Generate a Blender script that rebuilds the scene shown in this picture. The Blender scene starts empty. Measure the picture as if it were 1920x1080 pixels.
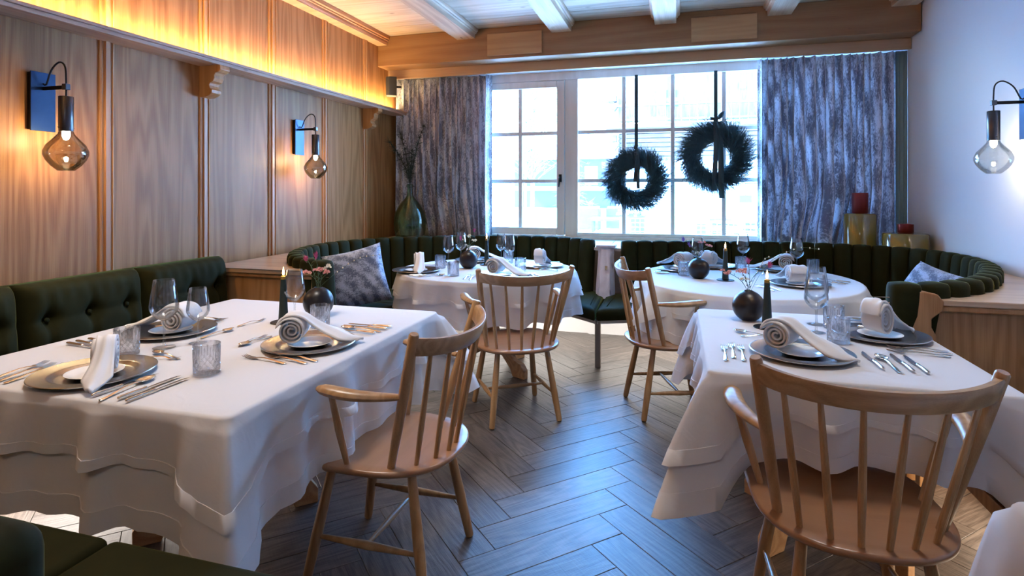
import bpy, bmesh, math, random
from mathutils import Vector, Matrix, noise
random.seed(7)
PI = math.pi
D = bpy.data
SC = bpy.context.scene
COL = SC.collection

# ------------------------------------------------------------------ camera, world, sun, big lights, exposure
FPX, HY = 1080.0, 356.0
YAW = math.atan(310 / FPX)
cam_d = D.cameras.new('camera')
cam_d.lens = FPX / 1920 * 36
cam_d.sensor_width = 36
cam_d.shift_y = -(540 - HY) / 1920
cam_d.clip_start = 0.02
cam_d.clip_end = 400
cam = D.objects.new('camera', cam_d)
COL.objects.link(cam)
cam.location = (0, 0, 1.36)
cam.rotation_euler = (PI / 2, 0, YAW)
SC.camera = cam

vs = SC.view_settings
vs.view_transform = 'Standard'
vs.look = 'None'
vs.gamma = 1
vs.use_curve_mapping = False
vs.exposure = 0.72
cy = SC.cycles
cy.use_denoising = True
try:
    cy.denoiser = 'OPENIMAGEDENOISE'
    cy.denoising_prefilter = 'ACCURATE'
except Exception:
    pass
cy.max_bounces = 10
cy.diffuse_bounces = 5
cy.glossy_bounces = 5
cy.transmission_bounces = 10
cy.transparent_max_bounces = 24
cy.sample_clamp_indirect = 6
cy.sample_clamp_direct = 0
cy.caustics_reflective = False
cy.caustics_refractive = False
cy.blur_glossy = 0.6

W = D.worlds.new('sky')
SC.world = W
W.use_nodes = True
wn = W.node_tree.nodes
wl = W.node_tree.links
bgn = wn['Background']
tcw = wn.new('ShaderNodeTexCoord')
spw = wn.new('ShaderNodeSeparateXYZ')
rpw = wn.new('ShaderNodeValToRGB')
wl.new(tcw.outputs['Generated'], spw.inputs[0])
wl.new(spw.outputs['Z'], rpw.inputs[0])
rpw.color_ramp.elements[0].position = 0.0
rpw.color_ramp.elements[0].color = (0.44, 0.71, 1.0, 1)
rpw.color_ramp.elements[1].position = 0.45
rpw.color_ramp.elements[1].color = (0.11, 0.42, 1.0, 1)
wl.new(rpw.outputs[0], bgn.inputs[0])
bgn.inputs[1].default_value = 40

def add_light(name, kind, loc, energy, color, rot=(0, 0, 0), size=0.1, size_y=None, radius=None, spread=None):
    l = D.lights.new(name, kind)
    l.energy = energy
    l.color = color
    if kind == 'AREA':
        l.size = size
        if size_y:
            l.shape = 'RECTANGLE'
            l.size_y = size_y
        if spread:
            l.spread = spread
    if radius is not None and kind in ('POINT', 'SPOT'):
        l.shadow_soft_size = radius
    o = D.objects.new(name, l)
    COL.objects.link(o)
    o.location = loc
    o.rotation_euler = rot
    return o

sun = D.lights.new('sun', 'SUN')
sun.energy = 20
sun.angle = math.radians(1.0)
sun.color = (0.93, 0.96, 1.0)
so = D.objects.new('sun', sun)
COL.objects.link(so)
so.rotation_euler = Vector((0.80, 0.25, -0.85)).to_track_quat('-Z', 'Y').to_euler()

WARM = (1.0, 0.69, 0.31)
WARM2 = (1.0, 0.82, 0.62)
NEUT = (1.0, 0.93, 0.86)
# daylight portal in the window opening
pw = add_light('window_portal', 'AREA', (-0.1, 5.97, 1.7), 1, (1, 1, 1), (-PI / 2, 0, 0), 4.1, 1.8)
pw.data.cycles.is_portal = True
# LED line on the picture shelf, warm
add_light('shelf_led', 'AREA', (-2.975, 1.6, 2.245), 62, WARM, (PI, math.radians(-14), 0), 0.05, 8.3)
# LED strips under the benches (neutral)
add_light('bench_led_left', 'AREA', (-1.75, 5.05, 0.33), 11, NEUT, (0, 0, 0), 1.9, 0.3)
add_light('bench_led_right', 'AREA', (0.3, 4.98, 0.33), 11, NEUT, (0, 0, 0), 1.9, 0.3)
add_light('bench_led_wall', 'AREA', (-2.75, 2.0, 0.285), 22, NEUT, (0, 0, 0), 0.3, 2.2)
add_light('bench_led_wall_right', 'AREA', (1.45, 2.3, 0.285), 16, WARM2, (0, 0, 0), 0.4, 1.2)
# ceiling lamp of the room behind the camera; table spots are added, unseen fill
add_light('ceiling_spot', 'AREA', (-0.6, -1.2, 2.9), 14, NEUT, (0, 0, 0), 1.2, 1.2)
add_light('table_fill_spot', 'SPOT', (-1.75, 1.75, 2.84), 78, NEUT, (0, 0, 0), radius=0.25).data.spot_size = math.radians(75)  # unseen spots added to brighten the table tops
add_light('table_fill_spot', 'SPOT', (0.55, 2.65, 2.84), 52, NEUT, (0, 0, 0), radius=0.25).data.spot_size = math.radians(75)
add_light('table_fill_spot', 'SPOT', (-1.40, 3.9, 2.84), 55, NEUT, (0, 0, 0), radius=0.25).data.spot_size = math.radians(72)

# ------------------------------------------------------------------ materials
def new_mat(name):
    m = D.materials.new(name)
    m.use_nodes = True
    nt = m.node_tree
    b = nt.nodes.get('Principled BSDF')
    return m, nt.nodes, nt.links, b

def plain(name, col, rough=0.5, metal=0.0, spec=0.5, bump=0.0, bscale=60, coat=0.0, sheen=0.0, var=0.0):
    m, n, l, b = new_mat(name)
    b.inputs['Base Color'].default_value = (*col, 1)
    b.inputs['Roughness'].default_value = rough
    b.inputs['Metallic'].default_value = metal
    b.inputs['Specular IOR Level'].default_value = spec
    b.inputs['Coat Weight'].default_value = coat
    if sheen:
        b.inputs['Sheen Weight'].default_value = sheen
    tc = n.new('ShaderNodeTexCoord')
    ns = n.new('ShaderNodeTexNoise')
    ns.inputs['Scale'].default_value = bscale
    ns.inputs['Detail'].default_value = 4
    l.new(tc.outputs['Object'], ns.inputs['Vector'])
    if var:
        mr = n.new('ShaderNodeMapRange')
        mr.inputs[3].default_value = 1 - var
        mr.inputs[4].default_value = 1 + var
        l.new(ns.outputs[0], mr.inputs[0])
        mx = n.new('ShaderNodeVectorMath')
        mx.operation = 'SCALE'
        mx.inputs[0].default_value = col
        l.new(mr.outputs[0], mx.inputs['Scale'])
        l.new(mx.outputs[0], b.inputs['Base Color'])
    if bump:
        bp = n.new('ShaderNodeBump')
        bp.inputs['Strength'].default_value = bump
        bp.inputs['Distance'].default_value = 0.002
        l.new(ns.outputs[0], bp.inputs['Height'])
        l.new(bp.outputs[0], b.inputs['Normal'])
    return m

def wood(name, dark, light, axis='Z', scale=1.0, rough=0.45, knots=0.0, ring=1.0, var=0.12, bump=0.25, spec=0.4, coat=0.0, contrast=1.0):
    m, n, l, b = new_mat(name)
    tc = n.new('ShaderNodeTexCoord')
    oi = n.new('ShaderNodeObjectInfo')
    off = n.new('ShaderNodeVectorMath')
    off.operation = 'SCALE'
    off.inputs[0].default_value = (13.1, 7.7, 9.3)
    l.new(oi.outputs['Random'], off.inputs['Scale'])
    ad = n.new('ShaderNodeVectorMath')
    l.new(tc.outputs['Object'], ad.inputs[0])
    l.new(off.outputs[0], ad.inputs[1])
    mp = n.new('ShaderNodeMapping')
    s = [5.0 * scale] * 3
    i = 'XYZ'.index(axis)
    s[i] = 0.42 * scale
    mp.inputs['Scale'].default_value = s
    l.new(ad.outputs[0], mp.inputs[0])
    n1 = n.new('ShaderNodeTexNoise')
    n1.inputs['Scale'].default_value = 1.0
    n1.inputs['Detail'].default_value = 1.5
    l.new(mp.outputs[0], n1.inputs['Vector'])
    mu = n.new('ShaderNodeMath')
    mu.operation = 'MULTIPLY'
    mu.inputs[1].default_value = 60 * ring
    l.new(n1.outputs[0], mu.inputs[0])
    sn = n.new('ShaderNodeMath')
    sn.operation = 'SINE'
    l.new(mu.outputs[0], sn.inputs[0])
    # fine fibres
    mp2 = n.new('ShaderNodeMapping')
    s2 = [230.0 * scale] * 3
    s2[i] = 5.0 * scale
    mp2.inputs['Scale'].default_value = s2
    l.new(ad.outputs[0], mp2.inputs[0])
    n2 = n.new('ShaderNodeTexNoise')
    n2.inputs['Scale'].default_value = 1.0
    n2.inputs['Detail'].default_value = 2
    l.new(mp2.outputs[0], n2.inputs['Vector'])
    ma = n.new('ShaderNodeMapRange')
    ma.inputs[1].default_value = -1
    ma.inputs[2].default_value = 1
    ma.inputs[3].default_value = 0.5 - 0.28 * contrast
    ma.inputs[4].default_value = 0.5 + 0.28 * contrast
    l.new(sn.outputs[0], ma.inputs[0])
    m2 = n.new('ShaderNodeMath')
    m2.operation = 'MULTIPLY_ADD'
    m2.inputs[1].default_value = 1.0 * contrast
    m2.inputs[2].default_value = -0.5 * contrast
    l.new(n2.outputs[0], m2.inputs[0])
    sm = n.new('ShaderNodeMath')
    l.new(ma.outputs[0], sm.inputs[0])
    l.new(m2.outputs[0], sm.inputs[1])
    sm.use_clamp = True
    mix = n.new('ShaderNodeMix')
    mix.data_type = 'RGBA'
    mix.inputs[6].default_value = (*dark, 1)
    mix.inputs[7].default_value = (*light, 1)
    l.new(sm.outputs[0], mix.inputs[0])
    last = mix.outputs[2]
    if knots:
        mp3 = n.new('ShaderNodeMapping')
        s3 = [7.0] * 3
        s3[i] = 3.0
        mp3.inputs['Scale'].default_value = s3
        l.new(ad.outputs[0], mp3.inputs[0])
        vo = n.new('ShaderNodeTexVoronoi')
        vo.inputs['Scale'].default_value = 1.0
        l.new(mp3.outputs[0], vo.inputs['Vector'])
        kr = n.new('ShaderNodeMapRange')
        kr.inputs[1].default_value = 0.04
        kr.inputs[2].default_value = 0.11
        kr.inputs[3].default_value = knots
        kr.inputs[4].default_value = 0
        l.new(vo.outputs['Distance'], kr.inputs[0])
        mk = n.new('ShaderNodeMix')
        mk.data_type = 'RGBA'
        mk.inputs[7].default_value = (dark[0] * .35, dark[1] * .28, dark[2] * .25, 1)
        l.new(kr.outputs[0], mk.inputs[0])
        l.new(last, mk.inputs[6])
        last = mk.outputs[2]
    hs = n.new('ShaderNodeHueSaturation')
    vr = n.new('ShaderNodeMapRange')
    vr.inputs[3].default_value = 1 - var
    vr.inputs[4].default_value = 1 + var
    l.new(oi.outputs['Random'], vr.inputs[0])
    l.new(vr.outputs[0], hs.inputs['Value'])
    l.new(last, hs.inputs['Color'])
    l.new(hs.outputs[0], b.inputs['Base Color'])
    b.inputs['Roughness'].default_value = rough
    b.inputs['Specular IOR Level'].default_value = spec
    b.inputs['Coat Weight'].default_value = coat
    b.inputs['Coat Roughness'].default_value = 0.25
    if bump:
        bp = n.new('ShaderNodeBump')
        bp.inputs['Strength'].default_value = bump
        bp.inputs['Distance'].default_value = 0.001
        l.new(sm.outputs[0], bp.inputs['Height'])
        l.new(bp.outputs[0], b.inputs['Normal'])
    return m

M = {}
M['panel'] = wood('panel_oak', (0.235, 0.100, 0.031), (0.40, 0.190, 0.070), 'Z', 1.0, 0.45, ring=1.0, var=0.07, spec=0.2, contrast=1.15)
M['strip'] = wood('strip_oak', (0.36, 0.16, 0.055), (0.50, 0.25, 0.10), 'Z', 1.6, 0.4, ring=.7, var=0.08)
M['shelf'] = wood('shelf_pine', (0.34, 0.20, 0.13), (0.48, 0.32, 0.22), 'Y', 1.2, 0.45, knots=.7)
M['pineY'] = wood('pine_beam_y', (0.42, 0.27, 0.17), (0.68, 0.49, 0.33), 'Y', 1.0, 0.5, knots=.8, ring=.8)
M['pineX'] = wood('pine_beam_x', (0.24, 0.115, 0.045), (0.34, 0.18, 0.08), 'X', 0.8, 0.5, knots=.8, ring=.7)
M['pineXl'] = wood('pine_pelmet', (0.42, 0.26, 0.15), (0.52, 0.35, 0.21), 'X', 0.8, 0.5, knots=.6, ring=.5)
M['plate'] = wood('beam_cover_board', (0.38, 0.20, 0.085), (0.46, 0.27, 0.12), 'X', 1.2, 0.45, ring=.8)
M['ceil'] = wood('ceiling_pine', (0.44, 0.32, 0.22), (0.62, 0.49, 0.36), 'X', 0.9, 0.55, knots=.75, ring=.7)
M['trim'] = wood('trim_pine', (0.32, 0.13, 0.05), (0.48, 0.22, 0.09), 'Y', 1.2, 0.45)
M['cab'] = wood('cabinet_pine', (0.33, 0.15, 0.05), (0.52, 0.28, 0.12), 'Z', 1.0, 0.42, ring=1.1, knots=.3)
M['ledge'] = wood('ledge_pine', (0.42, 0.26, 0.15), (0.60, 0.42, 0.27), 'X', 1.0, 0.33, ring=.6, spec=.6)
M['chair'] = wood('chair_ash', (0.30, 0.155, 0.062), (0.46, 0.27, 0.125), 'Z', 2.2, 0.36, ring=.7, var=.05, bump=.15, spec=.5, coat=.25)
M['chairx'] = wood('chair_ash_rail', (0.30, 0.16, 0.068), (0.47, 0.285, 0.14), 'X', 2.2, 0.36, ring=.9, var=.05, bump=.15, spec=.5, coat=.25)
M['seat'] = wood('chair_seat_ash', (0.27, 0.125, 0.055), (0.36, 0.185, 0.09), 'X', 1.8, 0.30, ring=.5, var=.05, bump=.1, spec=.5, coat=.35, contrast=.6)
M['base'] = wood('table_base_pine', (0.42, 0.22, 0.10), (0.62, 0.38, 0.20), 'X', 1.3, 0.45, knots=.8)
M['post'] = wood('whitewashed_post', (0.46, 0.36, 0.32), (0.60, 0.50, 0.46), 'Z', 1.0, 0.5, knots=.7)
M['white'] = plain('white_plaster', (0.70, 0.72, 0.76), 0.7, bump=.25, bscale=140)
M['wallwhite'] = plain('white_paint', (0.80, 0.80, 0.80), 0.6, bump=.1, bscale=60)
M['frame'] = wood('window_frame_larch', (0.56, 0.48, 0.41), (0.70, 0.62, 0.54), 'Z', 1.0, 0.4, ring=.5, var=.04, contrast=.6)  # lightened: glare around the backlit bars put into the colour
M['black'] = plain('matte_black_metal', (0.012, 0.012, 0.014), 0.42, 0.6)
M['cord'] = plain('black_cord', (0.008, 0.008, 0.008), 0.6)
M['reflection_steel'] = plain('steel_painted_reflection', (0.030, 0.055, 0.105), 0.34, 0.9, var=.25, bscale=9)  # blue of the window's reflection painted into the plate metal
M['cyl'] = plain('brushed_gunmetal', (0.10, 0.10, 0.11), 0.3, 0.95)
M['silver'] = plain('silver', (0.80, 0.77, 0.72), 0.16, 1.0, var=.05)
M['pewter'] = plain('pewter', (0.42, 0.40, 0.38), 0.27, 1.0, bump=.2, bscale=90, var=.18)
M['china'] = plain('white_china', (0.82, 0.80, 0.77), 0.14, spec=.6)
M['steel'] = plain('brushed_steel_leg', (0.42, 0.36, 0.32), 0.3, 1.0)
M['vase'] = plain('black_ceramic', (0.013, 0.011, 0.013), 0.33, spec=.35, bump=.1, bscale=40)
M['candle'] = plain('dark_green_wax', (0.010, 0.022, 0.017), 0.45)
M['candletip'] = plain('lit_wax_tip', (0.28, 0.17, 0.03), 0.4)
M['ochre'] = plain('ochre_glaze', (0.20, 0.14, 0.025), 0.12, spec=.6, var=.2, bscale=5, coat=.6)
M['red'] = plain('copper_red_glaze', (0.20, 0.022, 0.016), 0.28, 0.55)
M['ribbon'] = plain('dark_green_ribbon', (0.004, 0.028, 0.036), 0.6, sheen=.3)
M['twig'] = plain('dark_twigs', (0.018, 0.050, 0.056), 0.7, var=.5, bscale=9)  # lifted bluish green: haze before the bright window put into the colour
M['needle'] = plain('pine_needles', (0.012, 0.03, 0.022), 0.7)
M['stem'] = plain('flower_stem', (0.06, 0.10, 0.045), 0.6)
M['leaf'] = plain('flower_leaf', (0.035, 0.08, 0.03), 0.6)
M['pink'] = plain('pale_pink_petals', (0.78, 0.40, 0.36), 0.6)
M['magenta'] = plain('magenta_petals', (0.45, 0.07, 0.20), 0.6)
M['purple'] = plain('purple_petals', (0.22, 0.13, 0.42), 0.6)
M['cream'] = plain('cream_buds', (0.75, 0.68, 0.52), 0.6)
M['snow'] = plain('snow', (0.86, 0.88, 0.92), 0.7)
M['speaker'] = plain('charcoal_speaker', (0.02, 0.02, 0.022), 0.6)
M['liner'] = plain('grey_green_lining', (0.20, 0.30, 0.30), 0.8)
M['outblue'] = plain('slate_planter', (0.05, 0.06, 0.08), 0.6)
M['outwall'] = wood('chalet_boards', (0.065, 0.05, 0.042), (0.13, 0.10, 0.085), 'Z', 1, .7, knots=.5)
M['outlog'] = wood('chalet_logs', (0.05, 0.038, 0.032), (0.10, 0.075, 0.06), 'X', 1, .7)
M['outdark'] = plain('dark_timber', (0.035, 0.036, 0.04), 0.7)  # dark colour of the far house, bench legs and sign
M['outtree'] = plain('frosted_branches', (0.11, 0.12, 0.12), 0.8)
M['wire'] = plain('white_wire', (0.8, 0.85, 0.9), 0.5)
M['rear'] = plain('cream_plaster', (0.60, 0.50, 0.40), 0.7)

def mk_floor():
    m, n, l, b = new_mat('smoked_oak_floor')
    tc = n.new('ShaderNodeTexCoord')
    oi = n.new('ShaderNodeObjectInfo')
    sc = n.new('ShaderNodeVectorMath')
    sc.operation = 'SCALE'
    sc.inputs[0].default_value = (11.3, 5.1, 3.3)
    l.new(oi.outputs['Random'], sc.inputs['Scale'])
    ad = n.new('ShaderNodeVectorMath')
    l.new(tc.outputs['Object'], ad.inputs[0])
    l.new(sc.outputs[0], ad.inputs[1])
    mp = n.new('ShaderNodeMapping')
    mp.inputs['Scale'].default_value = (1.1, 9, 9)
    l.new(ad.outputs[0], mp.inputs[0])
    n1 = n.new('ShaderNodeTexNoise')
    n1.inputs['Scale'].default_value = 1
    n1.inputs['Detail'].default_value = 1.5
    l.new(mp.outputs[0], n1.inputs['Vector'])
    mu = n.new('ShaderNodeMath')
    mu.operation = 'MULTIPLY'
    mu.inputs[1].default_value = 75
    l.new(n1.outputs[0], mu.inputs[0])
    sn = n.new('ShaderNodeMath')
    sn.operation = 'SINE'
    l.new(mu.outputs[0], sn.inputs[0])
    mp2 = n.new('ShaderNodeMapping')
    mp2.inputs['Scale'].default_value = (14, 260, 260)
    l.new(ad.outputs[0], mp2.inputs[0])
    n2 = n.new('ShaderNodeTexNoise')
    n2.inputs['Scale'].default_value = 1
    n2.inputs['Detail'].default_value = 3
    l.new(mp2.outputs[0], n2.inputs['Vector'])
    # saw marks across the plank
    mp3 = n.new('ShaderNodeMapping')
    mp3.inputs['Scale'].default_value = (170, 6, 6)
    l.new(ad.outputs[0], mp3.inputs[0])
    n3 = n.new('ShaderNodeTexNoise')
    n3.inputs['Scale'].default_value = 1
    l.new(mp3.outputs[0], n3.inputs['Vector'])
    a1 = n.new('ShaderNodeMath')
    a1.operation = 'MULTIPLY_ADD'
    a1.inputs[1].default_value = 0.16
    l.new(sn.outputs[0], a1.inputs[0])
    l.new(n2.outputs[0], a1.inputs[2])
    a2 = n.new('ShaderNodeMath')
    a2.operation = 'MULTIPLY_ADD'
    a2.inputs[1].default_value = 0.35
    l.new(n3.outputs[0], a2.inputs[0])
    l.new(a1.outputs[0], a2.inputs[2])
    rp = n.new('ShaderNodeValToRGB')
    rp.color_ramp.elements[0].position = 0.35
    rp.color_ramp.elements[0].color = (0.040, 0.032, 0.028, 1)
    rp.color_ramp.elements[1].position = 1.0
    rp.color_ramp.elements[1].color = (0.15, 0.125, 0.108, 1)
    l.new(a2.outputs[0], rp.inputs[0])
    hs = n.new('ShaderNodeHueSaturation')
    vr = n.new('ShaderNodeMapRange')
    vr.inputs[3].default_value = 0.72
    vr.inputs[4].default_value = 1.28
    l.new(oi.outputs['Random'], vr.inputs[0])
    l.new(vr.outputs[0], hs.inputs['Value'])
    l.new(rp.outputs[0], hs.inputs['Color'])
    l.new(hs.outputs[0], b.inputs['Base Color'])
    b.inputs['Roughness'].default_value = 0.40
    b.inputs['Specular IOR Level'].default_value = 0.75
    bp = n.new('ShaderNodeBump')
    bp.inputs['Strength'].default_value = 0.5
    bp.inputs['Distance'].default_value = 0.0012
    l.new(a2.outputs[0], bp.inputs['Height'])
    l.new(bp.outputs[0], b.inputs['Normal'])
    return m
M['floor'] = mk_floor()

def mk_cloth(name, col, trans=0.22):
    m, n, l, b = new_mat(name)
    b.inputs['Base Color'].default_value = (*col, 1)
    b.inputs['Roughness'].default_value = 0.8
    b.inputs['Specular IOR Level'].default_value = 0.2
    b.inputs['Sheen Weight'].default_value = 0.15
    tr = n.new('ShaderNodeBsdfTranslucent')
    tr.inputs[0].default_value = (*col, 1)
    mx = n.new('ShaderNodeMixShader')
    mx.inputs[0].default_value = trans
    l.new(b.outputs[0], mx.inputs[1])
    l.new(tr.outputs[0], mx.inputs[2])
    l.new(mx.outputs[0], n['Material Output'].inputs[0])
    tc = n.new('ShaderNodeTexCoord')
    ns = n.new('ShaderNodeTexNoise')
    ns.inputs['Scale'].default_value = 9
    ns.inputs['Detail'].default_value = 5
    ns.inputs['Distortion'].default_value = 1.2
    l.new(tc.outputs['Object'], ns.inputs['Vector'])
    bp = n.new('ShaderNodeBump')
    bp.inputs['Strength'].default_value = 0.35
    bp.inputs['Distance'].default_value = 0.006
    l.new(ns.outputs[0], bp.inputs['Height'])
    l.new(bp.outputs[0], b.inputs['Normal'])
    l.new(bp.outputs[0], tr.inputs['Normal'])
    return m
M['cloth'] = mk_cloth('white_linen', (0.80, 0.79, 0.80))
M['napkin'] = mk_cloth('white_napkin_linen', (0.84, 0.83, 0.84), .18)

def mk_velvet(name, col, tint):
    m, n, l, b = new_mat(name)
    b.inputs['Roughness'].default_value = 0.85
    b.inputs['Specular IOR Level'].default_value = 0.15
    b.inputs['Sheen Weight'].default_value = 0.55
    b.inputs['Sheen Roughness'].default_value = 0.22
    b.inputs['Sheen Tint'].default_value = (*tint, 1)
    tc = n.new('ShaderNodeTexCoord')
    ns = n.new('ShaderNodeTexNoise')
    ns.inputs['Scale'].default_value = 14
    ns.inputs['Detail'].default_value = 5
    l.new(tc.outputs['Object'], ns.inputs['Vector'])
    mx = n.new('ShaderNodeMix')
    mx.data_type = 'RGBA'
    mx.inputs[6].default_value = (col[0] * .7, col[1] * .7, col[2] * .7, 1)
    mx.inputs[7].default_value = (col[0] * 1.3, col[1] * 1.3, col[2] * 1.3, 1)
    l.new(ns.outputs[0], mx.inputs[0])
    l.new(mx.outputs[2], b.inputs['Base Color'])
    return m
M['velvet'] = mk_velvet('green_velvet', (0.0170, 0.0165, 0.0030), (0.27, 0.28, 0.06))

def mk_damask(name, base, blot, scale=1.0, trans=0.0):
    m, n, l, b = new_mat(name)
    tc = n.new('ShaderNodeTexCoord')
    mp = n.new('ShaderNodeMapping')
    mp.inputs['Scale'].default_value = (scale, scale, scale)
    l.new(tc.outputs['UV'], mp.inputs[0])
    n1 = n.new('ShaderNodeTexNoise')       # medallion sized blotches
    n1.inputs['Scale'].default_value = 3.6
    n1.inputs['Detail'].default_value = 2
    l.new(mp.outputs[0], n1.inputs['Vector'])
    n2 = n.new('ShaderNodeTexNoise')       # lacework
    n2.inputs['Scale'].default_value = 26
    n2.inputs['Detail'].default_value = 3
    n2.inputs['Distortion'].default_value = 1.6
    l.new(mp.outputs[0], n2.inputs['Vector'])
    wv = n.new('ShaderNodeTexWave')
    wv.inputs['Scale'].default_value = 1.1
    wv.inputs['Distortion'].default_value = 3.0
    wv.wave_type = 'RINGS'
    wv.rings_direction = 'Z'
    l.new(mp.outputs[0], wv.inputs['Vector'])
    s = n.new('ShaderNodeMath')
    s.operation = 'MULTIPLY_ADD'
    s.inputs[1].default_value = 0.8
    l.new(n1.outputs[0], s.inputs[0])
    l.new(n2.outputs[0], s.inputs[2])
    s2 = n.new('ShaderNodeMath')
    s2.operation = 'MULTIPLY_ADD'
    s2.inputs[1].default_value = 0.18
    l.new(wv.outputs[0], s2.inputs[0])
    l.new(s.outputs[0], s2.inputs[2])
    rp = n.new('ShaderNodeValToRGB')
    rp.color_ramp.elements[0].position = 0.56
    rp.color_ramp.elements[0].color = (*base, 1)
    rp.color_ramp.elements[1].position = 0.72
    rp.color_ramp.elements[1].color = (*blot, 1)
    sc = n.new('ShaderNodeMath')
    sc.operation = 'MULTIPLY'
    sc.inputs[1].default_value = 0.655
    l.new(s2.outputs[0], sc.inputs[0])
    l.new(sc.outputs[0], rp.inputs[0])
    l.new(rp.outputs[0], b.inputs['Base Color'])
    b.inputs['Roughness'].default_value = 0.6
    b.inputs['Specular IOR Level'].default_value = 0.3
    b.inputs['Sheen Weight'].default_value = 0.3
    if trans:
        tr = n.new('ShaderNodeBsdfTranslucent')
        l.new(rp.outputs[0], tr.inputs[0])
        mx = n.new('ShaderNodeMixShader')
        mx.inputs[0].default_value = trans
        l.new(b.outputs[0], mx.inputs[1])
        l.new(tr.outputs[0], mx.inputs[2])
        l.new(mx.outputs[0], n['Material Output'].inputs[0])
    return m
M['curtain'] = mk_damask('damask_curtain', (0.78, 0.79, 0.84), (0.22, 0.225, 0.27), 3.0, 0.16)
M['pillow'] = mk_damask('damask_pillow', (0.42, 0.50, 0.68), (0.10, 0.13, 0.22), 3.6)

def mk_thin_glass(name, tint, edge=0.6, base=0.06):
    m, n, l, b = new_mat(name)
    n.remove(b)
    tr = n.new('ShaderNodeBsdfTransparent')
    tr.inputs[0].default_value = (*tint, 1)
    gl = n.new('ShaderNodeBsdfGlossy')
    gl.inputs['Roughness'].default_value = 0.02
    lw = n.new('ShaderNodeLayerWeight')
    lw.inputs[0].default_value = 0.25
    mr = n.new('ShaderNodeMapRange')
    mr.inputs[3].default_value = base
    mr.inputs[4].default_value = edge
    l.new(lw.outputs['Fresnel'], mr.inputs[0])
    mx = n.new('ShaderNodeMixShader')
    l.new(mr.outputs[0], mx.inputs[0])
    l.new(tr.outputs[0], mx.inputs[1])
    l.new(gl.outputs[0], mx.inputs[2])
    l.new(mx.outputs[0], n['Material Output'].inputs[0])
    return m
M['pane'] = mk_thin_glass('window_glass', (0.97, 0.98, 1.0), 0.5, 0.03)
M['wine'] = mk_thin_glass('wine_glass', (0.97, 0.98, 0.985), 0.65, 0.035)
M['smoke'] = mk_thin_glass('smoked_glass', (0.84, 0.81, 0.74), 0.6, 0.05)
M['clear'] = mk_thin_glass('clear_lamp_glass', (0.97, 0.97, 0.95), 0.5, 0.04)
M['demi'] = mk_thin_glass('green_bottle_glass', (0.66, 0.78, 0.66), 0.6, 0.05)

def mk_crystal():
    m, n, l, b = new_mat('cut_crystal')
    b.inputs['Base Color'].default_value = (1, 1, 1, 1)
    b.inputs['Roughness'].default_value = 0.0
    b.inputs['IOR'].default_value = 1.5
    b.inputs['Transmission Weight'].default_value = 1.0
    tr = n.new('ShaderNodeBsdfTransparent')
    tr.inputs[0].default_value = (0.97, 0.98, 1.0, 1)
    gl = n.new('ShaderNodeBsdfGlossy')
    gl.inputs['Roughness'].default_value = 0.03
    lw = n.new('ShaderNodeLayerWeight')
    lw.inputs[0].default_value = 0.45
    mr = n.new('ShaderNodeMapRange')
    mr.inputs[3].default_value = 0.04
    mr.inputs[4].default_value = 0.62
    l.new(lw.outputs['Fresnel'], mr.inputs[0])
    m1 = n.new('ShaderNodeMixShader')
    l.new(mr.outputs[0], m1.inputs[0])
    l.new(tr.outputs[0], m1.inputs[1])
    l.new(gl.outputs[0], m1.inputs[2])
    mx = n.new('ShaderNodeMixShader')
    mx.inputs[0].default_value = 0.82
    l.new(b.outputs[0], mx.inputs[1])
    l.new(m1.outputs[0], mx.inputs[2])
    l.new(mx.outputs[0], n['Material Output'].inputs[0])
    return m
M['crystal'] = mk_crystal()

def emit(name, col, st):
    m, n, l, b = new_mat(name)
    b.inputs['Base Color'].default_value = (*col, 1)
    b.inputs['Emission Color'].default_value = (*col, 1)
    b.inputs['Emission Strength'].default_value = st
    return m
M['bulb'] = emit('bulb', (1.0, 0.93, 0.82), 40)
M['filament'] = emit('lens_glint', (1.0, 0.95, 0.88), 6)
M['flame'] = emit('flame', (1.0, 0.62, 0.22), 14)
M['led'] = emit('led_strip', (1.0, 0.66, 0.30), 12)

# ------------------------------------------------------------------ helpers
def tag(o, label=None, cat=None, group=None, kind=None):
    if label: o['label'] = label
    if cat: o['category'] = cat
    if group: o['group'] = group
    if kind: o['kind'] = kind
    return o

def empty(name, loc=(0, 0, 0), rz=0.0):
    o = D.objects.new(name, None)
    o.empty_display_size = 0.05
    COL.objects.link(o)
    o.location = loc
    o.rotation_euler = (0, 0, rz)
    return o

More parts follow.
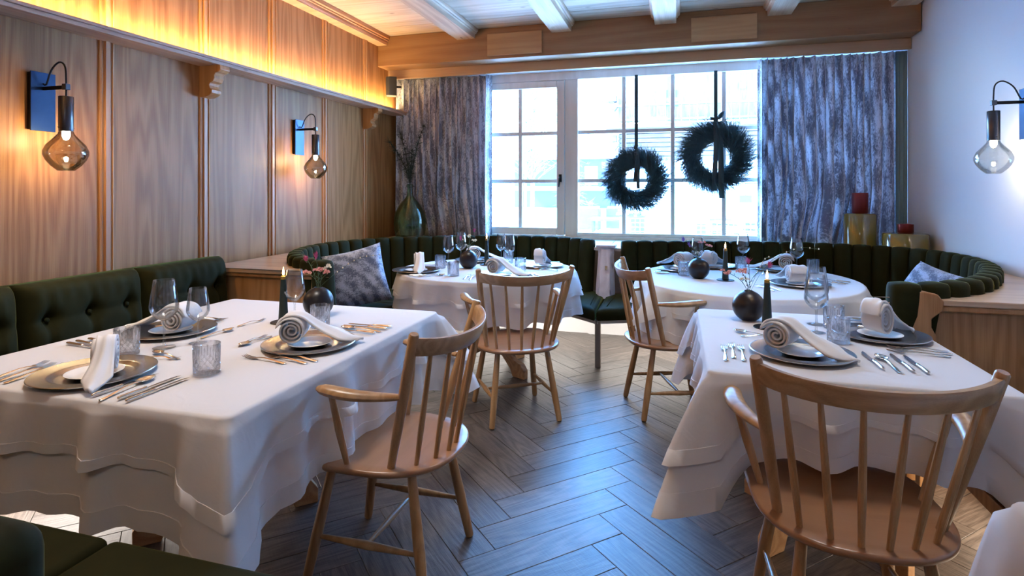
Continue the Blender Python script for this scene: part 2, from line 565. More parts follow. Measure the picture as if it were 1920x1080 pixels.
class MB:
    def __init__(s):
        s.v = []; s.f = []; s.uv = None
    def box(s, c, d, rot=None):
        """centre c, size d"""
        k = len(s.v)
        for z in (-.5, .5):
            for y in (-.5, .5):
                for x in (-.5, .5):
                    p = Vector((x * d[0], y * d[1], z * d[2]))
                    if rot is not None: p = rot @ p
                    s.v.append(p + Vector(c))
        for q in ((0, 2, 3, 1), (4, 5, 7, 6), (0, 1, 5, 4), (2, 6, 7, 3), (0, 4, 6, 2), (1, 3, 7, 5)):
            s.f.append([k + i for i in q])
        return s
    def span(s, a, b):
        c = [(a[i] + b[i]) / 2 for i in range(3)]
        d = [abs(b[i] - a[i]) for i in range(3)]
        return s.box(c, d)
    def tube(s, pts, r, n=10, caps=True, flat=1.0, up=None):
        pts = [Vector(p) for p in pts]
        if not hasattr(r, '__len__'): r = [r] * len(pts)
        k0 = len(s.v)
        pu = None
        for i, p in enumerate(pts):
            t = (pts[min(i + 1, len(pts) - 1)] - pts[max(i - 1, 0)])
            if t.length < 1e-9: t = Vector((0, 0, 1))
            t.normalize()
            if pu is None:
                a = Vector(up) if up is not None else (Vector((0, 0, 1)) if abs(t.z) < .9 else Vector((1, 0, 0)))
                pu = a
            u = pu - t * pu.dot(t)
            if u.length < 1e-6: u = t.orthogonal()
            u.normalize(); pu = u
            w = t.cross(u)
            for j in range(n):
                an = 2 * PI * j / n
                s.v.append(p + (w * math.cos(an) + u * math.sin(an) * flat) * r[i])
        for i in range(len(pts) - 1):
            for j in range(n):
                a = k0 + i * n + j; b = k0 + i * n + (j + 1) % n
                s.f.append([a, b, b + n, a + n])
        if caps:
            s.f.append([k0 + j for j in range(n)][::-1])
            k1 = k0 + (len(pts) - 1) * n
            s.f.append([k1 + j for j in range(n)])
        return s
    def lathe(s, prof, n=32, c=(0, 0, 0), mod=None, closed=False):
        k0 = len(s.v)
        for i, (r, z) in enumerate(prof):
            for j in range(n):
                an = 2 * PI * j / n
                rr = r if mod is None else mod(r, z, an, i)
                s.v.append(Vector((c[0] + rr * math.cos(an), c[1] + rr * math.sin(an), c[2] + z)))
        m = len(prof)
        for i in range(m if closed else m - 1):
            i2 = (i + 1) % m
            for j in range(n):
                j2 = (j + 1) % n
                s.f.append([k0 + i * n + j, k0 + i * n + j2, k0 + i2 * n + j2, k0 + i2 * n + j])
        return s
    def prism(s, poly, z0, z1, mat=None):
        """poly in xy extruded z0..z1, then transformed by mat (4x4)"""
        k = len(s.v); n = len(poly)
        for z in (z0, z1):
            for x, y in poly:
                p = Vector((x, y, z))
                s.v.append(mat @ p if mat is not None else p)
        s.f.append([k + i for i in range(n)][::-1])
        s.f.append([k + n + i for i in range(n)])
        for i in range(n):
            j = (i + 1) % n
            s.f.append([k + i, k + j, k + n + j, k + n + i])
        return s
    def grid(s, fn, nu, nv, closeu=False):
        k = len(s.v)
        for i in range(nu):
            for j in range(nv):
                s.v.append(Vector(fn(i, j)))
        for i in range(nu if closeu else nu - 1):
            i2 = (i + 1) % nu
            for j in range(nv - 1):
                s.f.append([k + i * nv + j, k + i2 * nv + j, k + i2 * nv + j + 1, k + i * nv + j + 1])
        return s
    def mesh(s, name, mat, smooth=True, angle=35):
        me = D.meshes.new(name)
        me.from_pydata([tuple(v) for v in s.v], [], s.f)
        if mat is not None: me.materials.append(mat)
        bm = bmesh.new(); bm.from_mesh(me)
        bmesh.ops.recalc_face_normals(bm, faces=bm.faces)
        bm.to_mesh(me); bm.free()
        if smooth:
            me.polygons.foreach_set('use_smooth', [True] * len(me.polygons))
            try: me.set_sharp_from_angle(angle=math.radians(angle))
            except Exception: pass
        if s.uv:
            ul = me.uv_layers.new(name='UVMap')
            for lp in me.loops:
                ul.data[lp.index].uv = s.uv[lp.vertex_index]
        me.update()
        return me
    def build(s, name, mat, parent=None, smooth=True, bevel=0.0, angle=35, seg=2, loc=None, rz=None):
        me = s.mesh(name, mat, smooth, angle)
        o = D.objects.new(name, me)
        COL.objects.link(o)
        if parent is not None: o.parent = parent
        if loc is not None: o.location = loc
        if rz is not None: o.rotation_euler = (0, 0, rz)
        if bevel:
            b = o.modifiers.new('bevel', 'BEVEL')
            b.width = bevel; b.segments = seg; b.limit_method = 'ANGLE'
            b.angle_limit = math.radians(40)
        return o

def copy_tree(o, parent=None):
    c = o.copy(); COL.objects.link(c)
    if parent is not None: c.parent = parent
    for ch in list(o.children): copy_tree(ch, c)
    return c

def catmull(pts, n):
    """n points evenly spaced by arc length on a smooth curve through pts"""
    P = [Vector(p) for p in pts]
    P = [P[0] * 2 - P[1]] + P + [P[-1] * 2 - P[-2]]
    dense = []
    for i in range(1, len(P) - 2):
        for k in range(24):
            t = k / 24
            a, b, c, d = P[i - 1], P[i], P[i + 1], P[i + 2]
            dense.append(0.5 * ((2 * b) + (c - a) * t + (2 * a - 5 * b + 4 * c - d) * t * t + (3 * b - a - 3 * c + d) * t ** 3))
    dense.append(P[-2])
    L = [0.0]
    for i in range(1, len(dense)): L.append(L[-1] + (dense[i] - dense[i - 1]).length)
    out = []
    j = 0
    for k in range(n):
        s = L[-1] * k / (n - 1)
        while j < len(L) - 2 and L[j + 1] < s: j += 1
        t = (s - L[j]) / max(1e-9, L[j + 1] - L[j])
        out.append(dense[j].lerp(dense[j + 1], min(1, max(0, t))))
    return out, L[-1]

def structure(o):
    o['kind'] = 'structure'
    return o

# ------------------------------------------------------------------ room shell
LX, RX, WY, CZ = -3.05, 1.93, 5.9, 2.974
YB = -3.2
fl = structure(MB().span((LX - .2, YB, -0.06), (RX + .2, 6.1, -0.012)).build('floor', plain('dark_subfloor', (0.02, 0.018, 0.016), .8), smooth=False))

# herringbone planks
PL, PW = 0.64, 0.152
q2 = math.sqrt(2)
X0 = -0.662
Y0 = 2.852 - (PL + PW) / q2
hmesh = None
def visible_floor(x, y):
    d = -math.sin(YAW) * x + math.cos(YAW) * y
    if d < 0.3: return False
    px = 960 + FPX * (math.cos(YAW) * x + math.sin(YAW) * y) / d
    py = HY + FPX * 1.36 / d
    return -120 < px < 2040 and py < 1260
planks = []
for c in range(-6, 7):
    for k in range(-60, 60):
        for typ in (0, 1):
            if typ == 0:
                u, v = k * PW + PL / 2, k * PW + PW / 2
            else:
                u, v = PL + k * PW + PW / 2, (k + 1) * PW - PL / 2
            u += c * PL; v -= c * PL
            x = (u - v) / q2 + X0; y = (u + v) / q2 + Y0
            if LX - .1 < x < RX + .1 and YB < y < 5.62:
                planks.append((x, y, typ))
def plank_mb(g=0.0011):
    m = MB()
    a, b, e, h = PL / 2 - g, PW / 2 - g, 0.0012, 0.014
    k = 0
    for (xx, yy, z) in ((a, b, -h), (a, b, -e), (a - e, b - e, 0)):
        m.v += [Vector((-xx, -yy, z)), Vector((xx, -yy, z)), Vector((xx, yy, z)), Vector((-xx, yy, z))]
    for r in (0, 4):
        for i in range(4):
            j = (i + 1) % 4
            m.f.append([r + i, r + j, r + 4 + j, r + 4 + i])
    m.f.append([8, 9, 10, 11])
    return m
pm = plank_mb().mesh('plank', M['floor'], smooth=False)
# blocked from view: under the far benches and cabinets
def hidden(x, y):
    return (y > 3.3 and (x < -2.35 or x > 1.25)) or y > 5.45 or x < -2.95 or x > 1.88
vis = [p for p in planks if visible_floor(p[0], p[1]) and not hidden(p[0], p[1])]
vis.sort(key=lambda p: math.hypot(p[0] + .2, p[1] - 2.6))
near = set(vis[:300])
for i, (x, y, typ) in enumerate(sorted(near)):
    o = D.objects.new('plank', pm)
    COL.objects.link(o)
    o.parent = fl
    o.location = (x, y, random.uniform(-.0006, .0002))
    o.rotation_euler = (random.uniform(-.0022, .0022), random.uniform(-.0008, .0008), PI / 4 if typ == 0 else 3 * PI / 4 + (PI if random.random() < .5 else 0))
rest = MB()
for p in planks:
    if p in near: continue
    R = Matrix.Rotation(PI / 4 if p[2] == 0 else 3 * PI / 4, 3, 'Z')
    k = len(rest.v)
    t = plank_mb()
    rest.v += [R @ v + Vector((p[0], p[1], -.0003)) for v in t.v]
    rest.f += [[k + i for i in f] for f in t.f]
ro = rest.build('planks_beyond', M['floor'], fl, smooth=False)
ro['kind'] = 'stuff'

# left wall with oak panels
wl_o = structure(MB().span((LX - .15, YB, -.06), (LX, 6.15, CZ + .1)).build('wall_left', M['panel'], smooth=False))
strips = [1.71 - .685 * 2, 1.71 - .685, 1.71 + .02, 2.446, 3.133, 3.804, 4.506, 5.204]
strips = [0.36, 1.05, 1.745] + strips[3:]
edges = [-.33] + strips + [5.88]
for i in range(len(edges) - 1):
    a, b = edges[i] + .02, edges[i + 1] - .02
    for z0, z1 in ((0.05, 2.182), (2.222, 2.885)):
        MB().span((LX, a, z0), (LX + .008, b, z1)).build('panel', M['panel'], wl_o, smooth=False, bevel=.002, seg=1)
for y in strips:
    w = .042
    for z0, z1 in ((0.05, 2.182), (2.222, 2.885)):
        prof = [(-w, 0), (-w, .016), (-w + .010, .020), (-w + .012, .014), (-.014, .014), (-.012, .024), (.012, .024), (.014, .014), (w - .012, .014), (w - .010, .020), (w, .016), (w, 0)]
        Mx = Matrix(((0, 1, 0, LX), (1, 0, 0, y), (0, 0, 1, 0), (0, 0, 0, 1)))
        MB().prism(prof, z0, z1, Mx).build('moulding', M['strip'], wl_o, smooth=False)
# top trim along the ceiling
tp = [(0, 2.885), (.12, 2.885), (.125, 2.90), (.125, 2.918), (.135, 2.922), (.135, 2.934), (.148, 2.940), (.148, 2.974), (0, 2.974)]
Mt = Matrix(((1, 0, 0, LX), (0, 0, 1, 0), (0, 1, 0, 0), (0, 0, 0, 1)))
structure(MB().prism(tp, YB, 5.455, Mt).build('trim_1', M['trim'], smooth=False))
structure(MB().span((LX, YB, 2.878), (LX + .118, 5.455, 2.8855)).build('trim_2', M['pineXl'], smooth=False))

# picture shelf with its lip
sh = empty('wall_shelf', (LX, 1.3, 2.18))
tag(sh, 'long pine picture shelf lit from above on the panelled left wall', 'shelf')
MB().span((0, YB - 1.3, 0), (.172, 4.5, .022)).build('board', M['shelf'], sh, smooth=False, bevel=.003)
MB().span((.160, YB - 1.3, .0225), (.180, 4.5, .040)).build('lip', M['shelf'], sh, smooth=False, bevel=.003)
MB().span((.050, YB - 1.3, .0225), (.062, 4.49, .030)).build('led_strip', M['led'], sh, smooth=False)
# corbels
def corbel(y):
    pr = [(0, 0), (.165, 0), (.168, -.03), (.152, -.045), (.128, -.050), (.118, -.066), (.120, -.085), (.108, -.105), (.085, -.115), (.078, -.130), (.085, -.150), (.100, -.158), (.098, -.180), (.075, -.196), (.045, -.205), (0, -.208)]
    Mc = Matrix(((1, 0, 0, LX + .012), (0, 0, 1, y), (0, 1, 0, 2.179), (0, 0, 0, 1)))
    return MB().prism(pr, -.042, .042, Mc).build('corbel', M['strip'], smooth=True, bevel=.003, angle=25)
tag(corbel(3.133), 'carved oak bracket under the wall shelf between the two wall lamps', 'bracket')
tag(corbel(5.204), 'carved oak bracket under the wall shelf beside the curtain', 'bracket')

# right and rear walls, ceiling
structure(MB().span((RX, YB, -.06), (RX + .15, 6.15, CZ + .1)).build('wall_right', M['white'], smooth=False))
structure(MB().span((LX - .15, YB - .15, -.06), (RX + .15, YB, CZ + .1)).build('wall_back', M['rear'], smooth=False))
# window wall: parapet, lintel, left and right cheeks
wf = structure(MB().span((LX, 5.88, -.06), (RX, 6.15, .855)).build('wall_front', M['wallwhite'], smooth=False))
MB().span((LX, 5.88, 2.60), (RX, 6.15, CZ + .05)).build('lintel', M['wallwhite'], wf, smooth=False)
MB().span((LX, 5.88, .85), (-2.16, 6.15, 2.60)).build('cheek', M['wallwhite'], wf, smooth=False)
MB().span((1.86, 5.88, .85), (RX, 6.15, 2.60)).build('cheek', M['wallwhite'], wf, smooth=False)
wl2 = structure(MB().span((LX, 5.46, -.01), (RX, 5.88, .34)).build('wall_plinth', M['wallwhite'], smooth=False))
ce = structure(MB().span((LX - .15, YB - .15, CZ + .016), (RX + .15, 6.15, CZ + .3)).build('ceiling', M['ceil'], smooth=False))
yy = 5.50
cmesh = None
while yy > YB:
    w = .165
    a = MB().span((LX, -w / 2 + .0015, 0), (RX, w / 2 - .0015, .018))
    if cmesh is None: cmesh = a.mesh('ceiling_board', M['ceil'], smooth=False)
    o = D.objects.new('ceiling_board', cmesh); COL.objects.link(o); o.parent = ce
    o.location = (0, yy - w / 2, CZ + random.uniform(0, .002))
    yy -= w
# joists
for xc in (-2.05, -1.072, -.105, .853, 1.80):
    h = .096 if xc < 1.7 else .09
    for sgn in (0,):
        pr = [(-.095, 0), (.095, 0), (.098, .045), (.112, .050), (.112, .060), (.125, .068), (.130, .082), (.130, h + .002), (-.130, h + .002), (-.130, .082), (-.125, .068), (-.112, .060), (-.112, .050), (-.098, .045)]
        if xc > 1.7:
            pr = [p for p in pr if p[0] < .129]
            pr = [(min(p[0], .125), p[1]) for p in pr]
        Mj = Matrix(((1, 0, 0, xc), (0, 0, 1, 0), (0, 1, 0, 2.879), (0, 0, 0, 1)))
        o = MB().prism(pr, YB, 5.462, Mj).build('ceiling_beam', M['pineY'], smooth=False)
        structure(o)
# main header beam + cover boards
hb = structure(MB().span((LX + .001, 5.46, 2.662), (RX - .008, 5.76, CZ)).build('header_beam', M['pineX'], smooth=False, bevel=.006))
MB().span((-1.821, 5.443, 2.692), (-1.261, 5.4595, 2.911)).build('cover_board', M['plate'], hb, smooth=False, bevel=.005)
MB().span((.12, 5.443, 2.692), (.673, 5.4595, 2.912)).build('cover_board', M['plate'], hb, smooth=False, bevel=.005)
structure(MB().span((LX + .01, 5.68, 2.566), (RX - .005, 5.705, 2.6615)).build('trim_3', M['pineXl'], smooth=False, bevel=.002))
structure(MB().span((LX + .01, 5.705, 2.585), (RX - .005, 5.88, 2.60)).build('trim_4', M['wallwhite'], smooth=False))

# ------------------------------------------------------------------ windows
def bar(m, x0, x1, z0, z1, y0=5.90, y1=5.95): m.span((x0, y0, z0), (x1, y1, z1))
win = empty('window_1', (0, 5.9, .86)); structure(win)
def part(mb, name, mat, **k): 
    o = mb.build(name, mat, win, smooth=False, **k)
    o.matrix_parent_inverse = Matrix.Translation((0, -5.9, -.86))
    return o
# fixed outer frame
m = MB(); bar(m, -2.16, 1.86, 2.50, 2.60, 5.885, 5.99); part(m, 'frame_rail', M['frame'], bevel=.004)
m = MB(); bar(m, -2.16, 1.86, .855, .885, 5.885, 5.99); part(m, 'frame_rail', M['frame'], bevel=.004)
m = MB(); bar(m, -2.16, -2.085, .885, 2.50, 5.885, 5.99); part(m, 'frame_stile', M['frame'], bevel=.004)
m = MB(); bar(m, -1.118, -.985, .885, 2.50, 5.885, 5.99); part(m, 'frame_stile', M['frame'], bevel=.004)
m = MB(); bar(m, 1.80, 1.86, .885, 2.50, 5.885, 5.99); part(m, 'frame_stile', M['frame'], bevel=.004)
m = MB(); bar(m, -.985, 1.80, .885, .920, 5.90, 5.98); part(m, 'frame_rail', M['frame'], bevel=.003)
# casement sash
for x0, x1, z0, z1 in ((-2.085, -2.005, .89, 2.495), (-1.205, -1.123, .89, 2.495), (-2.005, -1.205, .89, .965), (-2.005, -1.205, 2.425, 2.495)):
    m = MB(); bar(m, x0, x1, z0, z1, 5.872, 5.96); part(m, 'sash_rail', M['frame'], bevel=.006)
def glazing(x0, x1, z0, z1, xs, zs, y=5.94):
    w = .020
    for x in xs:
        m = MB(); bar(m, x - w, x + w, z0, z1, y - .022, y + .022); part(m, 'glazing_bar', M['frame'], bevel=.005)
    for z in zs:
        m = MB(); bar(m, x0, x1, z - w, z + w, y - .020, y + .020); part(m, 'glazing_bar', M['frame'], bevel=.005)
    X = [x0] + list(xs) + [x1]; Z = [z0] + list(zs) + [z1]
    for i in range(len(X) - 1):
        for j in range(len(Z) - 1):
            m = MB(); m.span((X[i], y - .002, Z[j]), (X[i + 1], y + .002, Z[j + 1])); part(m, 'pane', M['pane'])
glazing(-2.005, -1.205, .965, 2.425, [-1.605], [1.452, 1.953], 5.93)
glazing(-.985, 1.80, .920, 2.50, [-.522, -.044, .433, .911, 1.388], [1.455, 1.957], 5.945)
m = MB(); m.span((-1.178, 5.858, 1.44), (-1.150, 5.872, 1.52)); m.tube([(-1.164, 5.872, 1.49), (-1.164, 5.835, 1.49), (-1.166, 5.83, 1.48), (-1.172, 5.826, 1.39)], .009, 8)
part(m, 'window_handle', M['black'])

# ------------------------------------------------------------------ outside
structure(MB().span((-60, 6.2, -.2), (60, 120, .1)).build('ground_snow', M['snow'], smooth=False))
def hill(i, j):
    x = -110 + i * 8; y = 95 + j * 6
    h = 7 * noise.noise(Vector((x * .02, 3, 1))) + 5 + j * 2.2
    return (x, y, -1 + j * .3 + (h if j else 0))
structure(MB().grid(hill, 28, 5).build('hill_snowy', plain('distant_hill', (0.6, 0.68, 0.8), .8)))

def chalet():
    c = empty('chalet', (-1.6, 20, .1)); tag(c, 'timber chalet with balcony and snowy eaves beyond the large window', 'building')
    x = -.35
    while x < 9:
        w = .26
        MB().span((x + .004, 0, 3.55), (x + w - .004, .05, 5.3)).build('board', M['outwall'], c, smooth=False); x += w
    for k in range(7):
        MB().span((-.35, .02, 2.25 + k * .155), (9, .22, 2.25 + k * .155 + .147)).build('log', M['outlog'], c, smooth=False, bevel=.03)
    MB().span((-.35, .1, 0), (9, .3, 2.24)).build('rendered_wall', M['snow'], c, smooth=False)
    for z in (3.36, 3.52, 4.0):
        MB().span((-.7, -.75, z), (9, -.65, z + .07)).build('balcony_rail', M['outlog'], c, smooth=False)
    MB().span((-.7, -.76, 3.30), (9, 0, 3.36)).build('balcony_floor', M['outlog'], c, smooth=False)
    MB().span((-.6, -1.2, 5.35), (9, .3, 5.45)).build('eaves', M['outwall'], c, smooth=False)
    MB().span((-.8, -1.4, 5.45), (9, 4, 5.75)).build('roof_snow', M['snow'], c, smooth=False)
    for z in (4.35, 3.0, 2.1):
        m = MB(); m.box((-.62, -.2, z), (.5, .35, .22)); m.box((-.50, -.2, z - .25), (.3, .3, .25), Matrix.Rotation(.6, 3, 'Y'))
        m.build('bracket', M['outlog'], c, smooth=False)
    m = MB(); m.lathe([(0.0, .0), (.07, .01), (.10, .12), (.07, .2), (.02, .22), (0, .22)], 12, (3.62, -.3, 4.5)); m.build('balcony_lamp', M['cream'], c)
    for x in (1.25, 1.55):
        m = MB(); m.span((x, -.02, 4.35), (x + .05, .0, 4.6)); m.span((x - .03, -.02, 4.05), (x + .08, 0, 4.2)); m.build('shutter_carving', M['outdark'], c, smooth=False)
    for x in (5.2, 6.3):
        m = MB(); m.span((x, -.03, 4.0), (x + .7, .01, 4.9)); m.build('window', M['outdark'], c, smooth=False)
chalet()
h = empty('far_house', (-5.3, 40, .1)); tag(h, 'distant dark timber house with snow covered roof behind the small casement', 'building')
MB().span((-6, 0, 0), (3.4, 5, 3.4)).build('wall', M['outdark'], h, smooth=False)
MB().span((-7, -1.2, 3.4), (4.2, 6, 4.1)).build('roof_snow', M['snow'], h, smooth=False)
for x in (-.9, 1.2):
    MB().span((x, -.06, 1.6), (x + .9, 0, 2.9)).build('window', M['wire'], h, smooth=False)
MB().span((-6, -1.1, 1.2), (3.4, -1.0, 1.5)).build('balcony_rail', M['outtree'], h, smooth=False)

def planter(x, y, w, hh, lab):
    o = empty('planter', (x, y, .1)); tag(o, lab, 'planter')
    m = MB(); m.prism([(-w / 2, -.3), (w / 2, -.3), (w / 2, .3), (-w / 2, .3)], 0, hh); m.build('box', M['outblue'], o, smooth=False, bevel=.02)
    MB().box((0, 0, hh + .02), (w * .92, .52, .05)).build('snow_cap', M['snow'], o, smooth=False)
    m = MB()
    for i in range(46):
        a = random.uniform(0, 2 * PI); r = random.uniform(.02, .16)
        m.tube([(.18, 0, hh + .02), (.18 + r * math.cos(a), r * math.sin(a), hh + .10 + random.uniform(0, .12))], [.008, .003], 4)
    m.build('shrub', M['outtree'], o, smooth=False)
planter(-2.85, 18.4, .96, .68, 'grey blue rectangular planter on snow by the window frame')
planter(-1.75, 19.3, 1.0, .66, 'grey blue rectangular planter partly behind the left wreath')
b = empty('garden_bench', (-1.9, 17.3, .1)); tag(b, 'snow topped slatted bench outside in front of the planters', 'bench')
MB().box((0, 0, .36), (1.15, .42, .05)).build('seat', M['outblue'], b, smooth=False)
MB().box((0, 0, .41), (1.15, .42, .05)).build('snow_cap', M['snow'], b, smooth=False, bevel=.02)
for sx in (-.52, .52):
    for sy in (-.17, .17):
        MB().box((sx, sy, .17), (.06, .06, .34)).build('leg', M['outdark'], b, smooth=False)
b = empty('flower_pot', (-1.15, 16.7, .1)); tag(b, 'large blue pot with snowy shrub behind wire mesh outside', 'pot')
MB().lathe([(0, 0), (.24, 0), (.33, .55), (.35, .56), (.35, .60), (.31, .60), (.3, .55), (0, .53)], 20).build('body', M['outblue'], b)
m = MB()
for i in range(260):
    a = random.uniform(0, 2 * PI); r = random.uniform(.05, .5); z = random.uniform(.55, .85)
    m.box((r * math.cos(a), r * math.sin(a), z), (.09, .07, .05), Matrix.Rotation(a, 3, 'Z'))
tag(m.build('shrub', M['snow'], b, smooth=False), kind='stuff')
def mesh_fence(x0, x1, y, hh, lab):
    o = empty('wire_mesh_fence', ((x0 + x1) / 2, y, .1)); tag(o, lab, 'fence')
    m = MB(); w = (x1 - x0) / 2
    n_ = max(3, int((x1 - x0) / .13))
    for i in range(n_ + 1):
        x = -w + 2 * w * i / n_; m.tube([(x, 0, 0), (x, 0, hh)], .008, 4)
    for k in range(4):
        m.tube([(-w, 0, hh * (k + 1) / 4), (w, 0, hh * (k + 1) / 4)], .008, 4)
    m.build('wires', M['wire'], o, smooth=False)
    for x in (-w, w): MB().span((x - .03, -.02, 0), (x + .03, .03, hh + .03)).build('post', M['wire'], o, smooth=False)
mesh_fence(-1.5, -.72, 16.1, .48, 'white wire mesh in front of the blue pot outside')
mesh_fence(.45, 2.3, 15.6, .45, 'white wire mesh in front of the woodpile outside')
MB().span((.42, 15.9, .1), (.72, 16.2, .47)).build('log_box', M['outblue'], smooth=False)
tag(D.objects['log_box'], 'small blue box beside the woodpile outside', 'box')
for i in range(16):
    m = MB(); r = random.uniform(.028, .048)
    m.tube([(0, 0, 0), (.3, random.uniform(-.03, .03), random.uniform(-.02, .02)), (.72 + random.uniform(-.1, .05), 0, random.uniform(-.02, .02))], [r, r, r * .8], 6)
    o = m.build('log', M['outlog'] if i % 3 else M['snow'], smooth=True)
    row, side_ = i // 2, i % 2
    o.location = (.80 + side_ * .80 + random.uniform(0, .06), 16.0 + (row % 2) * .04, .15 + row * .062)
    tag(o, ('left' if side_ == 0 else 'right') + ' split log in the ' + ['bottom', 'second', 'third', 'fourth', 'fifth', 'sixth', 'seventh', 'top'][row] + ' row of the snowy woodpile outside', 'log', 'logs in the woodpile')
# hanging signboard outside
s_ = empty('hanging_sign', (1.38, 13.0, 1.0)); tag(s_, 'small dark blank board hanging from a thin pole beside the right curtain', 'sign')
MB().box((0, 0, .17), (.24, .03, .16)).build('board', M['outdark'], s_, smooth=False)
MB().tube([(-.0, 0, .25), (0, 0, .50)], .008, 6).build('hanger', M['outdark'], s_)
MB().tube([(-.02, 0, .50), (1.0, 0, .50), (1.0, 0, -.9)], .02, 6).build('pole', M['outdark'], s_)

def tree(x, y, hgt, name, lab, dens, seed, spread=.5, conifer=False):
    rnd = random.Random(seed)
    t = empty(name, (x, y, .1)); tag(t, lab, 'tree')
    MB().tube([(0, 0, 0), (.03, 0, hgt * .5), (0, 0, hgt)], [.07, .05, .01], 6).build('trunk', M['outtree'], t)
    m = MB()
    for i in range(dens):
        z = hgt * (rnd.uniform(.12, 1) if conifer else rnd.uniform(.3, .98))
        a = rnd.uniform(0, 2 * PI)
        L = spread * hgt * (1.05 - z / hgt) * rnd.uniform(.4, 1) if conifer else spread * rnd.uniform(.3, 1.2)
        p = Vector((0, 0, z)); dirv = Vector((math.cos(a), math.sin(a), -.25 if conifer else .7))
        e = p + dirv * L
        m.tube([p, p.lerp(e, .5) + Vector((0, 0, .05)), e], [.018, .012, .004], 4, caps=False)
        for q in range(5):
            f = p.lerp(e, rnd.uniform(.3, 1)); dd = Vector((rnd.uniform(-1, 1), rnd.uniform(-1, 1), rnd.uniform(-.3, .8))) * (.22 * L + .1)
            m.tube([f, f + dd], [.014 if conifer else .008, .004], 3, caps=False)
    tag(m.build('branches', M['outtree'], t, smooth=False), kind='stuff')
tree(-3.75, 15, 4.6, 'bare_tree', 'bare young tree with thin branches seen through the casement', 90, 3, 1.0)
tree(-6.3, 24, 5.6, 'bushy_tree', 'frosted bushy tree at the left of the casement view', 120, 5, 1.4)
tree(-4.6, 27, 5.0, 'conifer', 'pale frosted conifer seen left of the left wreath', 160, 8, .28, True)

# ------------------------------------------------------------------ curtains
def curtain(x0, x1, nf, lab, seed, bulge):
    rnd = random.Random(seed)
    c = empty('curtain', ((x0 + x1) / 2, 5.775, .87)); tag(c, lab, 'curtain')
    xc = (x0 + x1) / 2
    # irregular pleats
    ph = [0.0]
    for i in range(nf): ph.append(ph[-1] + rnd.uniform(.6, 1.4))
    tot = ph[-1]
    N = nf * 12; NZ = 30
    amps = [rnd.uniform(.55, 1.3) for _ in range(nf + 1)]
    zt, zb = 2.575, .862
    m = MB(); m.uv = []
    def fn(i, j):
        u = i / (N - 1); v = j / (NZ - 1)
        z = zt + (zb - zt) * v
        s = u * tot
        k = 0
        while k < nf - 1 and ph[k + 1] < s: k += 1
        t = (s - ph[k]) / (ph[k + 1] - ph[k])
        a = amps[k] * .046 * (0.75 + .35 * v)
        wv = math.sin(PI * t) ** 2.2
        x = x0 + (x1 - x0) * u - xc + .010 * math.sin(2 * PI * t) + bulge * math.sin(PI * min(1, max(0, (v - .70) / .3)) * .5) ** 2 * .10 * math.sin(u * PI)
        # folds sway sideways towards the hem
        x += .035 * math.sin(v * 5 + k * 1.7) * v * v * math.sin(PI * u)
        y = .045 - a * wv * 1.9
        m.uv.append((s * .17, z * .30))
        return (x, y, z - .87)
    m.grid(fn, N, NZ)
    o = m.build('drape', M['curtain'], c, angle=80)
    sd = o.modifiers.new('thick', 'SOLIDIFY'); sd.thickness = .002
    return c
curtain(-3.02, -1.89, 17, 'grey blue damask curtain at the left side of the window', 2, .6)
curtain(.72, 1.855, 17, 'grey blue damask curtain at the right side of the window', 4, -.6)
m = MB(); m.grid(lambda i, j: (1.842 + .0165 * i + .004 * (i % 2), 5.79 - .01 * (i % 2), 2.575 + (.862 - 2.575) * j / 8), 6, 9)
o = m.build('curtain_lining', M['liner']); o.modifiers.new('t', 'SOLIDIFY').thickness = .003
tag(o, 'plain grey green lining edge beside the right curtain at the white wall', 'lining')

# speaker
sp = empty('wall_speaker', (-2.93, 5.56, 2.36)); tag(sp, 'small black loudspeaker on the left wall above the shelf', 'speaker')
sp.rotation_euler = (0, 0, math.radians(-62))
m = MB(); m.prism([(-.055, .05), (-.065, -.03), (-.045, -.06), (.045, -.06), (.065, -.03), (.055, .05)], 0, .20); m.build('body', M['speaker'], sp, smooth=False, bevel=.005)
MB().box((0, -.0615, .1), (.08, .003, .18)).build('grille', M['cord'], sp, smooth=False)
MB().tube([(0, .045, .10), (-.0, .10, .10)], .012, 8).build('mount', M['black'], sp)

